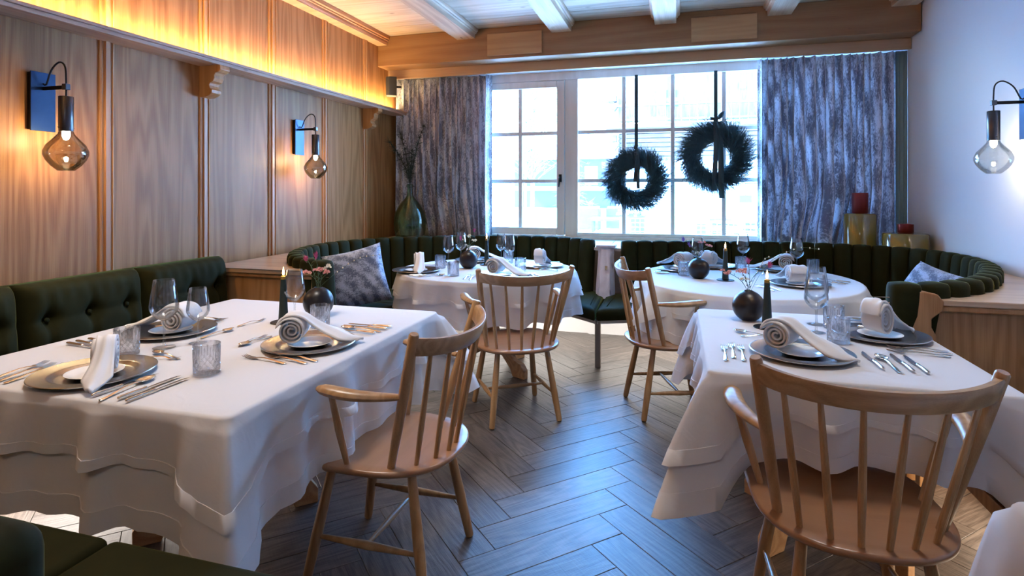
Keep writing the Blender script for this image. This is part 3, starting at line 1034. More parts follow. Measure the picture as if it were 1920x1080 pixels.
# ------------------------------------------------------------------ wreaths
def wreath(x, z, ro, ri, lab, seed, knot, tails):
    rnd = random.Random(seed)
    w = empty('twig_wreath', (x, 5.80, z)); tag(w, lab, 'wreath')
    m = MB()
    R = (ro * .64 + ri) / 1.75
    R = ri + (ro - ri) * .36
    def fn(i, j):
        a = 2 * PI * i / 40; b_ = 2 * PI * j / 10
        rr = (R - ri) * (.45 + .25 * noise.noise(Vector((math.cos(a) * 4, math.sin(a) * 4, b_))))
        return ((R + rr * math.cos(b_)) * math.cos(a), rr * .7 * math.sin(b_), (R + rr * math.cos(b_)) * math.sin(a))
    m.grid(fn, 40, 11, True)
    m.build('ring', M['twig'], w)
    m = MB()
    for i in range(3300):
        a = rnd.uniform(0, 2 * PI)
        b_ = rnd.uniform(0, 2 * PI)
        r0 = (R - ri) * rnd.uniform(.3, .8)
        p = Vector(((R + r0 * math.cos(b_)) * math.cos(a), r0 * .6 * math.sin(b_), (R + r0 * math.cos(b_)) * math.sin(a)))
        rad = Vector((math.cos(a), 0, math.sin(a))); tan = Vector((-math.sin(a), 0, math.cos(a)))
        dirv = rad * rnd.uniform(.25, 1.1) + tan * rnd.uniform(.3, 1.1) + Vector((0, rnd.uniform(-.5, .5), 0))
        if rnd.random() < .12: dirv = -rad * .35 + tan
        dirv.normalize()
        L = rnd.uniform(.07, (ro - R) * 1.75)
        e = p + dirv * L
        if math.hypot(e.x, e.z) < ri * .92: continue
        if math.hypot(e.x, e.z) > ro * rnd.uniform(.92, 1.12): e = p + dirv * L * .6
        kx = Vector((rnd.uniform(-1, 1), rnd.uniform(-1, 1), rnd.uniform(-1, 1))) * .012
        m.tube([p, p.lerp(e, .5) + kx, e], [.0022, .0018, .0009], 3, caps=False)
        for q_ in range(2):
            f0 = p.lerp(e, rnd.uniform(.35, .9)); dd = (dirv + Vector((rnd.uniform(-1, 1), rnd.uniform(-.6, .6), rnd.uniform(-1, 1))) * .8).normalized() * rnd.uniform(.02, .05)
            m.tube([f0, f0 + dd], [.0014, .0007], 3, caps=False)
    tag(m.build('twigs', M['twig'], w, smooth=False), kind='stuff')
    top = 2.495 - z
    yf = -.052
    m = MB()
    m.box((0, .0, (top + ri + .10) / 2), (.032, .002, top - ri - .10), Matrix.Rotation(.12, 3, 'Z')); m.build('hanging_ribbon', M['ribbon'], w, smooth=False)
    for (dx, wd, z0, z1) in tails:
        m = MB()
        def f2(i, j, dx=dx, wd=wd, z0=z0, z1=z1):
            t = j / 8
            return (dx * (.4 + .6 * t) + wd * (i - .5) + .006 * math.sin(t * 5), yf - .012 * math.sin(t * 7 + dx * 40) - .02 * t, z0 + (z1 - z0) * t)
        m.grid(f2, 2, 9)
        o = m.build('ribbon_tail', M['ribbon'], w); o.modifiers.new('t', 'SOLIDIFY').thickness = .0015
    m = MB(); m.box((0, yf - .004, ri + (ro - ri) * .93), (.035, .02, .05), Matrix.Rotation(.3, 3, 'Y'))
    if knot:
        m.grid(lambda i, j: (.005 + .075 * j / 6, yf - .01 - .018 * math.sin(PI * j / 6), ri + (ro - ri) * .97 + (i - .5) * .04 * (0.4 + math.sin(PI * j / 6 * .9)) + .05 * j / 6), 2, 7)
        m.grid(lambda i, j: (-.005 - .05 * j / 6, yf - .01 - .015 * math.sin(PI * j / 6), ri + (ro - ri) * .93 + (i - .5) * .03 + .01 * j / 6), 2, 7)
    o = m.build('knot', M['ribbon'], w)
    o.modifiers.new('t', 'SOLIDIFY').thickness = .0015
wreath(-.389, 1.462, .335, .080, 'lower twig wreath on a short bowed ribbon in the left part of the window', 3, False, [(.0, .034, .27, -.02), (.03, .030, .30, -.09)])
wreath(.351, 1.672, .370, .095, 'higher twig wreath with long dark ribbon tails beside the right curtain', 9, True, [(-.01, .045, .34, -.32), (.055, .05, .33, -.39)])

# ------------------------------------------------------------------ banquettes with channelled velvet backs
LP = [(-2.06, 3.14), (-2.25, 3.22), (-2.45, 3.37), (-2.62, 3.58), (-2.74, 3.85), (-2.79, 4.15), (-2.73, 4.50), (-2.50, 4.84), (-2.1, 5.13), (-1.7, 5.30), (-1.3, 5.36), (-.98, 5.27), (-.74, 5.10)]
RP = [(.965, 3.175), (1.08, 3.185), (1.18, 3.235), (1.32, 3.34), (1.48, 3.53), (1.65, 3.83), (1.77, 4.13), (1.83, 4.45), (1.80, 4.80), (1.66, 5.05), (1.45, 5.19), (1.0, 5.30), (.5, 5.27), (.10, 5.17), (-.25, 5.10), (-.46, 5.04)]
LI = [(-1.93, 3.18), (-1.98, 3.5), (-2.1, 3.85), (-2.15, 4.15), (-2.1, 4.4), (-1.9, 4.65), (-1.6, 4.8), (-1.3, 4.83), (-1.0, 4.7), (-.75, 4.5), (-.60, 4.36)]
RI = [(1.03, 3.42), (1.1, 3.6), (1.2, 3.9), (1.25, 4.2), (1.15, 4.55), (.9, 4.75), (.5, 4.78), (.1, 4.7), (-.3, 4.5), (-.59, 4.365)]
def tuft_mesh(w, seed):
    # one upright channel: local x across, y outwards (away from sitter), z up from .45 to .925
    rnd = random.Random(seed)
    m = MB()
    zs = [0, .05, .2, .32, .40, .435, .456, .468, .474, .476]
    sc = [.98, 1, 1, 1, 1, .98, .90, .74, .48, .16]
    n = 16
    prof = []
    for j in range(n):
        a = 2 * PI * j / n
        ca, sa = math.cos(a), math.sin(a)
        prof.append((math.copysign(abs(ca) ** .62, ca) * w / 2, math.copysign(abs(sa) ** .7, sa) * .058))
    for z, s in zip(zs, sc):
        for x, y in prof:
            m.v.append(Vector((x * (s * .25 + .75 if s > .7 else s * .9 + .02), y * s, z)))
    for i in range(len(zs) - 1):
        for j in range(n):
            a = i * n + j; b_ = i * n + (j + 1) % n
            m.f.append([a, b_, b_ + n, a + n])
    m.f.append([(len(zs) - 1) * n + j for j in range(n)])
    # piping seam along the top front edge
    return m
def banquette(path, inner, name, lab, centre, outer=None):
    root = empty(name, (centre[0], centre[1], 0)); tag(root, lab, 'banquette')
    pts, L = catmull([(p[0], p[1], 0) for p in path], 3)
    nt = int(round(L / .134))
    pts, L = catmull([(p[0], p[1], 0) for p in path], nt * 2 + 1)
    me = tuft_mesh(L / nt * 1.02, 1).mesh('channel', M['velvet'], angle=80)
    C = Vector((centre[0], centre[1], 0))
    for k in range(nt):
        p = pts[2 * k + 1]; t = (pts[2 * k + 2] - pts[2 * k]).normalized()
        out = Vector((t.y, -t.x, 0))
        if out.dot(p - C) < 0: out = -out
        o = D.objects.new('channel', me); COL.objects.link(o); o.parent = root
        o.location = (p.x - C.x, p.y - C.y, .447)
        ang = math.atan2(out.y, out.x) - PI / 2
        o.rotation_euler = (0, 0, ang)
        # slight backward rake
        o.rotation_euler = (Matrix.Rotation(ang, 3, 'Z') @ Matrix.Rotation(math.radians(-4), 3, 'X')).to_euler()
    # seat cushions
    ncush = 6
    ip, _ = catmull([(p[0], p[1], 0) for p in inner], ncush * 8 + 1)
    op, _ = catmull([(p[0], p[1], 0) for p in (outer or path)], ncush * 8 + 1)
    for c in range(ncush):
        m = MB()
        def ring(inset, z):
            r = []
            i0, i1 = c * 8, c * 8 + 8
            for i in range(i0, i1 + 1):
                e = inset if i == i0 else (-inset if i == i1 else 0)
                a = ip[i]; b_ = op[i]
                d = (b_ - a).normalized()
                q = a + d * inset
                if e:
                    nn = ip[i0 + 1] - ip[i0] if i == i0 else ip[i1] - ip[i1 - 1]
                    q = q + nn.normalized() * e
                r.append(q - C + Vector((0, 0, z)))
            for i in range(i1, i0 - 1, -1):
                e = inset if i == i0 else (-inset if i == i1 else 0)
                a = ip[i]; b_ = op[i]
                d = (b_ - a).normalized()
                q = b_ - d * max(.03, inset)
                if e:
                    nn = op[i0 + 1] - op[i0] if i == i0 else op[i1] - op[i1 - 1]
                    q = q + nn.normalized() * e
                r.append(q - C + Vector((0, 0, z)))
            return r
        rings = [ring(.010, .365), ring(.001, .38), ring(.001, .425), ring(.012, .446), ring(.035, .455), ring(.08, .459)]
        n = len(rings[0])
        for r in rings: m.v += r
        for i in range(len(rings) - 1):
            for j in range(n):
                j2 = (j + 1) % n
                m.f.append([i * n + j, i * n + j2, (i + 1) * n + j2, (i + 1) * n + j])
        m.f.append(list(range(n))[::-1])
        # top: stitched as quads between inner and outer rows
        k = (len(rings) - 1) * n
        for i in range(8):
            m.f.append([k + i, k + i + 1, k + n - 2 - i, k + n - 1 - i])
        m.build('seat_cushion', M['velvet'], root, angle=60)
    # timber frame under the seat
    m = MB(); k = len(ip)
    for z in (.335, .365):
        for a, b_ in zip(ip, op):
            d = (b_ - a).normalized()
            m.v.append(a + d * .04 - C + Vector((0, 0, z)))
            m.v.append(b_ - C + Vector((0, 0, z)))
    n2 = 2 * k
    for i in range(k - 1):
        a = 2 * i
        m.f += [[a, a + 1, a + 3, a + 2], [n2 + a, n2 + a + 2, n2 + a + 3, n2 + a + 1], [a, a + 2, n2 + a + 2, n2 + a], [a + 1, n2 + a + 1, n2 + a + 3, a + 3]]
    m.build('seat_frame', M['wallwhite'], root, smooth=False)
    return root
bl = banquette(LP, LI, 'curved_banquette', 'curved channelled green velvet banquette around the far left round table', (-1.5, 4.2), LP[:-1] + [(-.603, 5.13)])
br = banquette(RP, RI, 'curved_banquette', 'curved channelled green velvet banquette around the far right round table', (.5, 4.2), RP[:-1] + [(-.597, 5.13)])
# legs
def bench_leg(x, y, root):
    Mx = root.location
    o = MB().prism([(-.022, -.012), (.022, -.012), (.022, .012), (-.022, .012)], 0, .352).build('leg', M['steel'], root, smooth=False, bevel=.003)
    o.location = (x - Mx.x, y - Mx.y, 0)
bench_leg(-.585, 4.42, bl)
bench_leg(-2.0, 4.5, bl); bench_leg(1.1, 4.62, br); bench_leg(.4, 4.85, br)
# centre post between the alcoves
pp = empty('divider_post', (-.60, 5.02, .40)); tag(pp, 'whitewashed pine post between the two green banquettes', 'post')
m = MB()
def hexr(w, d, z): return [Vector((-w, 0, z)), Vector((-w * .55, -d, z)), Vector((w * .55, -d * .9, z)), Vector((w, 0, z)), Vector((w * .8, .10, z)), Vector((-w * .8, .10, z))]
lv = [hexr(.085, .095, .03), hexr(.078, .075, .20), hexr(.068, .045, .38), hexr(.072, .03, .44), hexr(.075, .03, .455)]
lv = [[v + Vector((0, z * .12, 0)) for v in r] for r, z in zip(lv, (0, .2, .4, .44, .455))]
for r in lv: m.v += r
for i in range(len(lv) - 1):
    for j in range(6): m.f.append([i * 6 + j, i * 6 + (j + 1) % 6, (i + 1) * 6 + (j + 1) % 6, (i + 1) * 6 + j])
m.f.append(list(range(6))[::-1]); m.f.append([(len(lv) - 1) * 6 + j for j in range(6)])
m.build('shaft', M['post'], pp, smooth=False, bevel=.004)
MB().box((0, .09, .468), (.17, .16, .022)).build('cap', M['post'], pp, smooth=False, bevel=.006)
MB().box((.012, -.040, .29), (.022, .012, .034)).build('plug', M['plate'], pp, smooth=False, bevel=.002)

# ledges behind the banquettes
def offset_path(path, centre, d, n=40):
    pts, _ = catmull([(p[0], p[1], 0) for p in path], n)
    C = Vector((centre[0], centre[1], 0)); out = []
    for i, p in enumerate(pts):
        t = (pts[min(i + 1, n - 1)] - pts[max(i - 1, 0)]).normalized()
        o = Vector((t.y, -t.x, 0))
        if o.dot(p - C) < 0: o = -o
        out.append(p + o * d)
    return out
def ledge(name, lab, poly, z0, z1, mat, bev=.004):
    o = MB().prism([(p[0], p[1]) for p in poly], z0, z1).build(name, mat, smooth=False, bevel=bev)
    return tag(o, lab, 'ledge')
lo = offset_path(LP, (-1.5, 4.2), .045)
ro_ = offset_path(RP, (.5, 4.2), .045)
polyL = [(p.x, p.y) for p in lo] + [(-.60, 5.10), (-.60, 5.875), (LX + .025, 5.875), (LX + .025, 3.11), (-2.10, 3.11)]
ledge('corner_ledge', 'pine ledge behind the left banquette running along the panelled wall', polyL, .822, .85, M['ledge'])
polyR = [(p.x, p.y) for p in ro_] + [(-.595, 5.10), (-.595, 5.875), (RX - .003, 5.875), (RX - .003, 3.11), (1.13, 3.11), (1.08, 3.15)]
ledge('corner_ledge', 'pine ledge behind the right banquette running along the white wall', polyR, .822, .85, M['ledge'])
# cabinets
cb = empty('bench_cabinet', (-2.6, 3.15, 0)); tag(cb, 'pine end cabinet of the left banquette behind the front left table', 'cabinet')
MB().span((-.425, -.01, .0), (.46, .012, .80)).build('front_panel', M['cab'], cb, smooth=False, bevel=.002)
MB().span((-.43, -.036, .798), (.47, .01, .8215)).build('edge_rail', M['strip'], cb, smooth=False, bevel=.005)
MB().span((.44, -.02, .0), (.49, .02, .82)).build('end_stile', M['cab'], cb, smooth=False, bevel=.004)
cb = empty('bench_cabinet', (1.5, 3.15, 0)); tag(cb, 'pine end cabinet of the right banquette beside the white wall', 'cabinet')
MB().span((-.37, -.01, .0), (.425, .012, .80)).build('front_panel', M['cab'], cb, smooth=False, bevel=.002)
MB().span((-.35, -.036, .794), (.425, .01, .8215)).build('edge_rail', M['strip'], cb, smooth=False, bevel=.007)
pr = [(-.075, 0), (.05, 0), (.05, .68), (.03, .72), (.03, .76), (.075, .80), (.080, .84), (.055, .875), (.0, .885), (-.075, .885)]
Mx = Matrix(((1, 0, 0, -.395), (0, 0, 1, 0), (0, 1, 0, 0), (0, 0, 0, 1)))
MB().prism(pr, -.045, .04, Mx).build('carved_end_post', M['post'] if False else M['cab'], cb, smooth=True, bevel=.005, angle=25)

# things on the ledges
dj = empty('demijohn', (-2.68, 5.48, .8505)); tag(dj, 'large green glass demijohn standing in front of the left curtain', 'demijohn')
MB().lathe([(0, 0), (.11, 0), (.145, .02), (.165, .10), (.168, .19), (.15, .28), (.105, .36), (.055, .415), (.032, .45), (.026, .53), (.036, .54), (.036, .56), (.028, .57), (.024, .56), (.022, .50), (.028, .45), (.1, .35), (.145, .27), (.16, .18), (.155, .1), (.135, .03), (0, .012)], 36).build('body', M['demi'], dj)
for i, (a, hgt) in enumerate(((.3, .62), (2.2, .55), (3.9, .45), (5.3, .36))):
    b = empty('pine_branch', (-2.68, 5.48, 1.2)); tag(b, ['tall drooping pine branch in the demijohn, nearest the curtain folds', 'pine branch in the demijohn leaning towards the corner', 'pine branch in the demijohn leaning towards the panelled wall', 'short pine branch in the demijohn leaning out to the room'][i], 'branch', 'pine branches in the demijohn')
    e = Vector((math.cos(a) * (.16 if math.cos(a) > 0 else .24), math.sin(a) * .12 - .03, hgt + .2))
    mid = Vector((0, 0, .24))
    P3, _ = catmull([(0, 0, .02), (0, 0, .24), tuple(mid.lerp(e, .5) + Vector((0, 0, .06))), tuple(e)], 14)
    m = MB(); m.tube(P3, [.004] * 10 + [.003] * 4, 5); m.build('twig', M['needle'], b)
    m = MB()
    for k in range(5, 14):
        for q in range(46):
            d = Vector((random.gauss(0, 1), random.gauss(0, .6), random.gauss(.1, .9))).normalized() * random.uniform(.03, .075)
            m.tube([P3[k], P3[k] + d], [.0012, .0005], 3, caps=False)
    tag(m.build('needles', M['needle'], b, smooth=False), kind='stuff')
def canister(x, y, r, h1, rn, h2, lab):
    v = empty('glazed_jar', (x, y, .8505)); tag(v, lab, 'jar')
    MB().lathe([(0, 0), (r - .01, 0), (r, .008), (r, h1 - .012), (r - .008, h1 - .003), (r - .02, h1), (rn, h1), (0, h1 - .001)], 48).build('body', M['ochre'], v, angle=50)
    MB().lathe([(0, h1), (rn - .005, h1), (rn, h1 + .005), (rn, h1 + h2 - .003), (rn - .004, h1 + h2), (rn - .012, h1 + h2 - .001), (rn - .014, h1 + h2 - .03), (0, h1 + h2 - .03)], 40).build('neck', M['red'], v, angle=50)
canister(1.50, 5.55, .125, .31, .062, .175, 'tall ochre glazed jar with high copper red neck before the right curtain')
canister(1.755, 5.30, .160, .165, .056, .072, 'low wide ochre glazed jar with short red neck in the right corner')

# pillows
def pillow(name, lab, loc, rot, s=.45, th=.15):
    m = MB(); m.uv = []
    n = 21
    for side in (1, -1):
        def fn(i, j):
            u = i / (n - 1) * 2 - 1; v = j / (n - 1) * 2 - 1
            pin = 1 - .10 * (1 - abs(u) ** 2) * abs(v) ** 3 * 0 
            x = u * s / 2 * (1 - .07 * (1 - v * v) * 1.0 * abs(u) ** 2) ; z = v * s / 2 * (1 - .07 * (1 - u * u) * abs(v) ** 2)
            hh = th / 2 * ((1 - u ** 4) * (1 - v ** 4)) ** .55
            hh += .006 * noise.noise(Vector((u * 3, v * 3, side))) * (1 - u * u) * (1 - v * v)
            m.uv.append((x + .3, z + .3))
            return (x, side * hh, z)
        m.grid(fn, n, n)
    o = m.build(name, M['pillow'], angle=80)
    o.location = loc; o.rotation_euler = rot
    return tag(o, lab, 'pillow')
pillow('throw_pillow', 'blue damask pillow leaning on the left banquette', (-2.40, 3.98, .675), (math.radians(-16), math.radians(-13), math.radians(28)), .46)
pillow('throw_pillow', 'pale blue damask pillow slumped against the right banquette', (1.56, 4.32, .650), (math.radians(-34), math.radians(9), math.radians(-66)), .46)

# ------------------------------------------------------------------ straight wall benches
def back_cushion(x, y0, y1, z0, z1, lab, cols=3, rx=0.0):
    w = y1 - y0; hgt = z1 - z0; th = .15
    c = empty('back_cushion', (x, (y0 + y1) / 2, z0)); tag(c, lab, 'cushion', 'back cushions of the wall bench')
    bt = [(-w / 2 + w * (k + .5) / cols, zz) for k in range(cols) for zz in (hgt * .62, hgt * .27)]
    NU, NV = 46, 34
    def fn(i, j):
        u = i / (NU - 1) * 2 - 1; v = j / (NV - 1) * 2 - 1
        edge = ((1 - abs(u) ** 9) * (1 - abs(v) ** 9)) ** .5
        yy = u * w / 2 * .995; zz = (v + 1) / 2 * hgt
        d = th * (.55 + .45 * edge) - th * .55
        f = th * .62 * edge + .02
        for by, bz in bt:
            r2 = (yy - by) ** 2 + (zz - bz) ** 2
            f -= .040 * math.exp(-r2 / .0016)
            f -= .016 * math.exp(-((zz - bz) / .018) ** 2) * 1.0 / cols * 1.4 * math.exp(-((yy - by) / .11) ** 2)
            f -= .016 * math.exp(-((yy - by) / .016) ** 2) * math.exp(-((zz - bz) / .10) ** 2)
        f += .0035 * math.sin(yy * 95) * math.exp(-((zz - hgt * .86) / .05) ** 2)
        return (f, yy, zz)
    m = MB(); m.grid(fn, NU, NV)
    # back sheet
    def fb(i, j):
        u = i / (NU - 1) * 2 - 1; v = j / (NV - 1) * 2 - 1
        return (-.10 + .02 * max(abs(u), abs(v)) ** 8, u * w / 2 * .995, (v + 1) / 2 * hgt)
    k = len(m.v); m.grid(fb, NU, NV)
    for i in range(NU - 1):
        for j in (0, NV - 1):
            a = i * NV + j; m.f.append([a, a + NV, k + a + NV, k + a])
    for j in range(NV - 1):
        for i in (0, NU - 1):
            a = i * NV + j; m.f.append([a, a + 1, k + a + 1, k + a])
    m.build('cover', M['velvet'], c, angle=70)
    for by, bz in bt:
        z = .093 - .046
        b_ = MB(); b_.lathe([(0, .008), (.007, .0065), (.011, .002), (.011, -.004), (0, -.006)], 12)
        o = b_.build('button', M['velvet'], c); o.rotation_euler = (0, PI / 2, 0); o.location = (.075, by, bz)
    c.rotation_euler = (0, math.radians(rx), 0)
    return c
back_cushion(-2.88, 2.505, 3.115, .455, .925, 'green buttoned velvet back cushion next to the left end cabinet', rx=-5)
back_cushion(-2.88, 1.885, 2.495, .455, .925, 'green buttoned velvet back cushion in the middle of the left wall bench', rx=-5)
back_cushion(-2.88, 1.265, 1.875, .455, .925, 'green buttoned velvet back cushion at the left edge of the picture', rx=-5)
def bench(name, lab, x0, x1, y0, y1, cuts, axis, zt=.455, matb='wallwhite'):
    b = empty(name, ((x0 + x1) / 2, (y0 + y1) / 2, 0)); tag(b, lab, 'bench')
    cx, cy_ = (x0 + x1) / 2, (y0 + y1) / 2
    MB().span((x0 - cx, y0 - cy_, .30), (x1 - cx, y1 - cy_, .355)).build('seat_frame', M['cab'], b, smooth=False, bevel=.004)
    for i in range(len(cuts) - 1):
        if axis == 'Y': m = MB().span((x0 - cx, cuts[i] - cy_ + .002, .356), (x1 - cx, cuts[i + 1] - cy_ - .002, zt))
        else: m = MB().span((cuts[i] - cx + .002, y0 - cy_, .356), (cuts[i + 1] - cx - .002, y1 - cy_, zt))
        m.build('seat_cushion', M['velvet'], b, smooth=True, bevel=.03, seg=4, angle=80)
    for sx in (-1, 1):
        for sy in (-1, 1):
            MB().box((sx * ((x1 - x0) / 2 - .08), sy * ((y1 - y0) / 2 - .08), .15), (.05, .05, .30)).build('leg', M['cab'], b, smooth=False, bevel=.003)
    return b
bench('wall_bench', 'dark green cushioned bench along the panelled wall behind the front left table', -2.98, -2.42, 1.20, 3.10, [1.20, 1.83, 2.47, 3.10], 'Y')
bench('near_bench', 'dark green cushioned bench in front of the near left table, closest to the camera', -2.98, -.84, .62, 1.165, [-2.98, -2.2, -1.42, -.84], 'X')
bench('side_bench', 'dark green cushioned bench by the white wall beside the front right table', .985, 1.90, 1.45, 3.08, [1.45, 2.25, 3.08], 'Y')
MB().span((1.30, 2.45, .0), (1.32, 3.08, .10)).build('plinth_board', M['base'], smooth=False, bevel=.002)
tag(D.objects['plinth_board'], 'pine plinth board under the bench beside the front right table', 'board')
nb = empty('near_back_cushion', (-1.6, .60, .45)); tag(nb, 'rounded green velvet backrest end in the bottom left corner', 'backrest')
MB().span((-1.3, -.07, .006), (.70, .05, .42)).build('cover', M['velvet'], nb, smooth=True, bevel=.045, seg=5, angle=80)

# ------------------------------------------------------------------ tables and cloths
def table_base(loc, h, s, mat='base', top=None, rz=0):
    t = empty('dining_table', loc, rz)
    for k in range(2):
        pr = [(-s, 0), (-s * .72, 0), (-s * .66, .05), (-s * .45, .13), (0, .16), (s * .45, .13), (s * .66, .05), (s * .72, 0), (s, 0), (s, .06), (s * .92, .10), (s * .75, .12), (s * .55, .20), (s * .30, .26), (.10, .34), (.075, .5), (.085, h - .03), (-.085, h - .03), (-.075, .5), (-.10, .34), (-s * .30, .26), (-s * .55, .20), (-s * .75, .12), (-s * .92, .10), (-s, .06)]
        Mx = Matrix.Rotation(k * PI / 2 + PI / 4, 4, 'Z') @ Matrix(((1, 0, 0, 0), (0, 0, 1, 0), (0, 1, 0, 0), (0, 0, 0, 1)))
        if k == 0:
            MB().prism(pr, -.022, .022, Mx).build('foot', M[mat], t, smooth=False, bevel=.003)
        else:
            for sg in (-1, 1):
                half = [p for p in pr if p[0] * sg >= 0]
                half = [(max(.0225, p[0]) if sg > 0 else min(-.0225, p[0]), p[1]) for p in half]
                MB().prism(half, -.022, .022, Mx).build('foot', M[mat], t, smooth=False, bevel=.003)
    return t
def edge_pts(kind, a, b, n, cr=.045):
    """perimeter of the table top: list of (point, normal, arc)"""
    out = []
    if kind == 'round':
        for i in range(n):
            t = 2 * PI * i / n
            p = Vector((a * math.cos(t), b * math.sin(t), 0)); nn = Vector((math.cos(t) / a, math.sin(t) / b, 0)).normalized()
            out.append((p, nn, t))
        return out
    cs = [(a - cr, b - cr, 0), (-(a - cr), b - cr, PI / 2), (-(a - cr), -(b - cr), PI), (a - cr, -(b - cr), 3 * PI / 2)]
    m = n // 4; nc = 14
    for q in range(4):
        cx, cy2, a0 = cs[q]
        for k in range(nc):
            an = a0 + PI / 2 * k / (nc - 1)
            out.append((Vector((cx + cr * math.cos(an), cy2 + cr * math.sin(an), 0)), Vector((math.cos(an), math.sin(an), 0)), q))
        nx, ny, _ = cs[(q + 1) % 4]
        an = a0 + PI / 2
        p0 = Vector((cx + cr * math.cos(an), cy2 + cr * math.sin(an), 0)); p1 = Vector((nx + cr * math.cos(an), ny + cr * math.sin(an), 0))
        for k in range(1, m):
            out.append((p0.lerp(p1, k / m), Vector((math.cos(an), math.sin(an), 0)), q))
    return out
def cloth(name, lab, cat, group, loc, rz, kind, a, b, ztop, drop, corner_drop, off, seed, corners, cw=.075, flare=.09, cflare=.30, rip=1.0, cr=.03):
    """corners: for round tables the angles where the square cloth's corners hang"""
    E = edge_pts(kind, a, b, 184 if kind != 'round' else 200, cr)
    n = len(E)
    # corner arc positions
    P = [e[0] for e in E]
    arc = [0.0]
    for i in range(1, n): arc.append(arc[-1] + (P[i] - P[i - 1]).length)
    tot = arc[-1] + (P[0] - P[-1]).length
    if kind == 'round':
        cpos = []
        for an in corners:
            i = int(round((an % (2 * PI)) / (2 * PI) * n)) % n
            cpos.append(arc[i])
    else:
        cc = [Vector((sx * a, sy * b, 0)) for sx in (1, -1) for sy in (1, -1)]
        cpos = [arc[min(range(n), key=lambda i: (P[i] - c).length)] for c in cc]
    def cdist(i):
        d = 9
        for c in cpos:
            q = abs(arc[i] - c); d = min(d, q, tot - q)
        return d
    NS = 16
    m = MB(); m.v.append(Vector((0, 0, 0)))
    rows = [('top', .35), ('top', .7), ('top', .9), ('top', .985)]
    def ripple(i, s):
        x = arc[i]
        v = .5 * math.sin(2 * PI * x / .31 + seed * 1.3) + .35 * math.sin(2 * PI * x / .19 + seed * 2.1 + 1.5 * math.sin(2 * PI * x / tot * 3)) + .4 * noise.noise(Vector((x * 4 + seed, seed, 0)))
        return v
    for kd, f in rows:
        for i in range(n): m.v.append(P[i] * f)
    er = .014
    first = True
    for k in range(NS + 3):
        for i in range(n):
            p, nn, _ = E[i]
            cd = cdist(i)
            w = (.6 * math.exp(-cd / cw) + .4 * math.exp(-(cd / cw) ** 2)) if cpos else 0
            pinch = math.exp(-((cd - cw * 2.1) / (cw * .75)) ** 2) if cpos else 0
            dr = drop + (corner_drop - drop) * w + .012 * ripple(i, 1) * rip
            if k < 3:
                an = PI / 2 * (k + 1) / 3
                out = er * math.sin(an) + off * .5; dz = er * (1 - math.cos(an))
            else:
                t = (k - 2) / NS
                s = dr * t
                fl_ = flare + (.07 if off > .005 else 0) + cflare * w - .22 * pinch * (1 if corner_drop > drop else 0)
                out = er + off + s * fl_ * (1 - .25 * t) + (.038 * ripple(i, t) * rip * t ** .8)
                out = max(out, er + off * .8 + .002)
                if kind != 'round':
                    out *= (1 / max(abs(nn.x), abs(nn.y))) ** 1.5
                dz = er + s * (1 - .10 * t * fl_)
                # fold the hem slightly
            side = Vector((-nn.y, nn.x, 0))
            m.v.append(p - nn * er + nn * out + Vector((0, 0, -dz)) + side * (.005 * math.sin(arc[i] * 17 + seed) * max(0, (k - 2) / NS) * rip))
    for i in range(n): m.f.append([0, 1 + i, 1 + (i + 1) % n])
    R = 4 + NS + 3
    for r in range(R - 1):
        for i in range(n):
            j = (i + 1) % n
            m.f.append([1 + r * n + i, 1 + r * n + j, 1 + (r + 1) * n + j, 1 + (r + 1) * n + i])
    # hem band: last row doubled outward
    k0 = 1 + (R - 1) * n; k1 = 1 + (R - 4) * n
    base = len(m.v)
    for kk in (k1, k0):
        for i in range(n):
            m.v.append(m.v[kk + i] + E[i][1] * .0022)
    for i in range(n):
        j = (i + 1) % n
        m.f.append([base + i, base + j, base + n + j, base + n + i])
        m.f.append([k1 + i, k1 + j, base + j, base + i])
        m.f.append([base + n + i, base + n + j, k0 + j, k0 + i])
    me = m.mesh(name, M['cloth'], angle=75)
    o = D.objects.new(name, me); COL.objects.link(o)
    o.location = (loc[0], loc[1], ztop); o.rotation_euler = (0, 0, rz)
    return tag(o, lab, cat, group)
ZT = .756
def dress(loc, rz, kind, a, b, label_place, seed, under, top, uc, tc, corners_u=(), corners_t=(), base_s=.34, **kw):
    t = table_base((loc[0], loc[1], 0), .72, base_s, rz=rz)
    tag(t, 'pine pedestal dining table ' + label_place, 'table')
    if kind == 'round': MB().lathe([(0, .69), (1, .69), (1, .735), (0, .735)], 64, mod=lambda r, z, an, i: r * (a - .006) * (b - .006) / math.hypot((b - .006) * math.cos(an), (a - .006) * math.sin(an))).build('tabletop', M['base'], t, angle=40)
    else: MB().span((-a + .012, -b + .012, .69), (a - .012, b - .012, .735)).build('tabletop', M['base'], t, smooth=False, bevel=.02)
    cloth('tablecloth', 'long white linen undercloth on the ' + label_place.replace('at the ', '').replace('with', 'with') , 'tablecloth', None, loc, rz, kind, a, b, ZT - .010, under, uc, .002, seed, corners_u, **kw)
    cloth('table_topper', 'shorter white linen top cloth over the ' + label_place.replace('at the ', ''), 'tablecloth', None, loc, rz, kind, a, b, ZT, top, tc, .012, seed, corners_t, **kw)
dress((-1.76, 1.955), 0, 'rect', .615, .70, 'at the front left rectangular table by the panelled wall', 1.0, .32, .15, .40, .25, flare=.07, cflare=.36)
dress((.545, 2.555), 0, 'rect', .445, .535, 'at the front right rectangular table near the camera', 4.0, .235, .12, .42, .27, flare=.08, cflare=.38)
dress((-1.40, 4.19), .3, 'round', .67, .67, 'at the far left round table', 7.0, .27, .14, .27, .14, rip=1.2, flare=.16, base_s=.40)
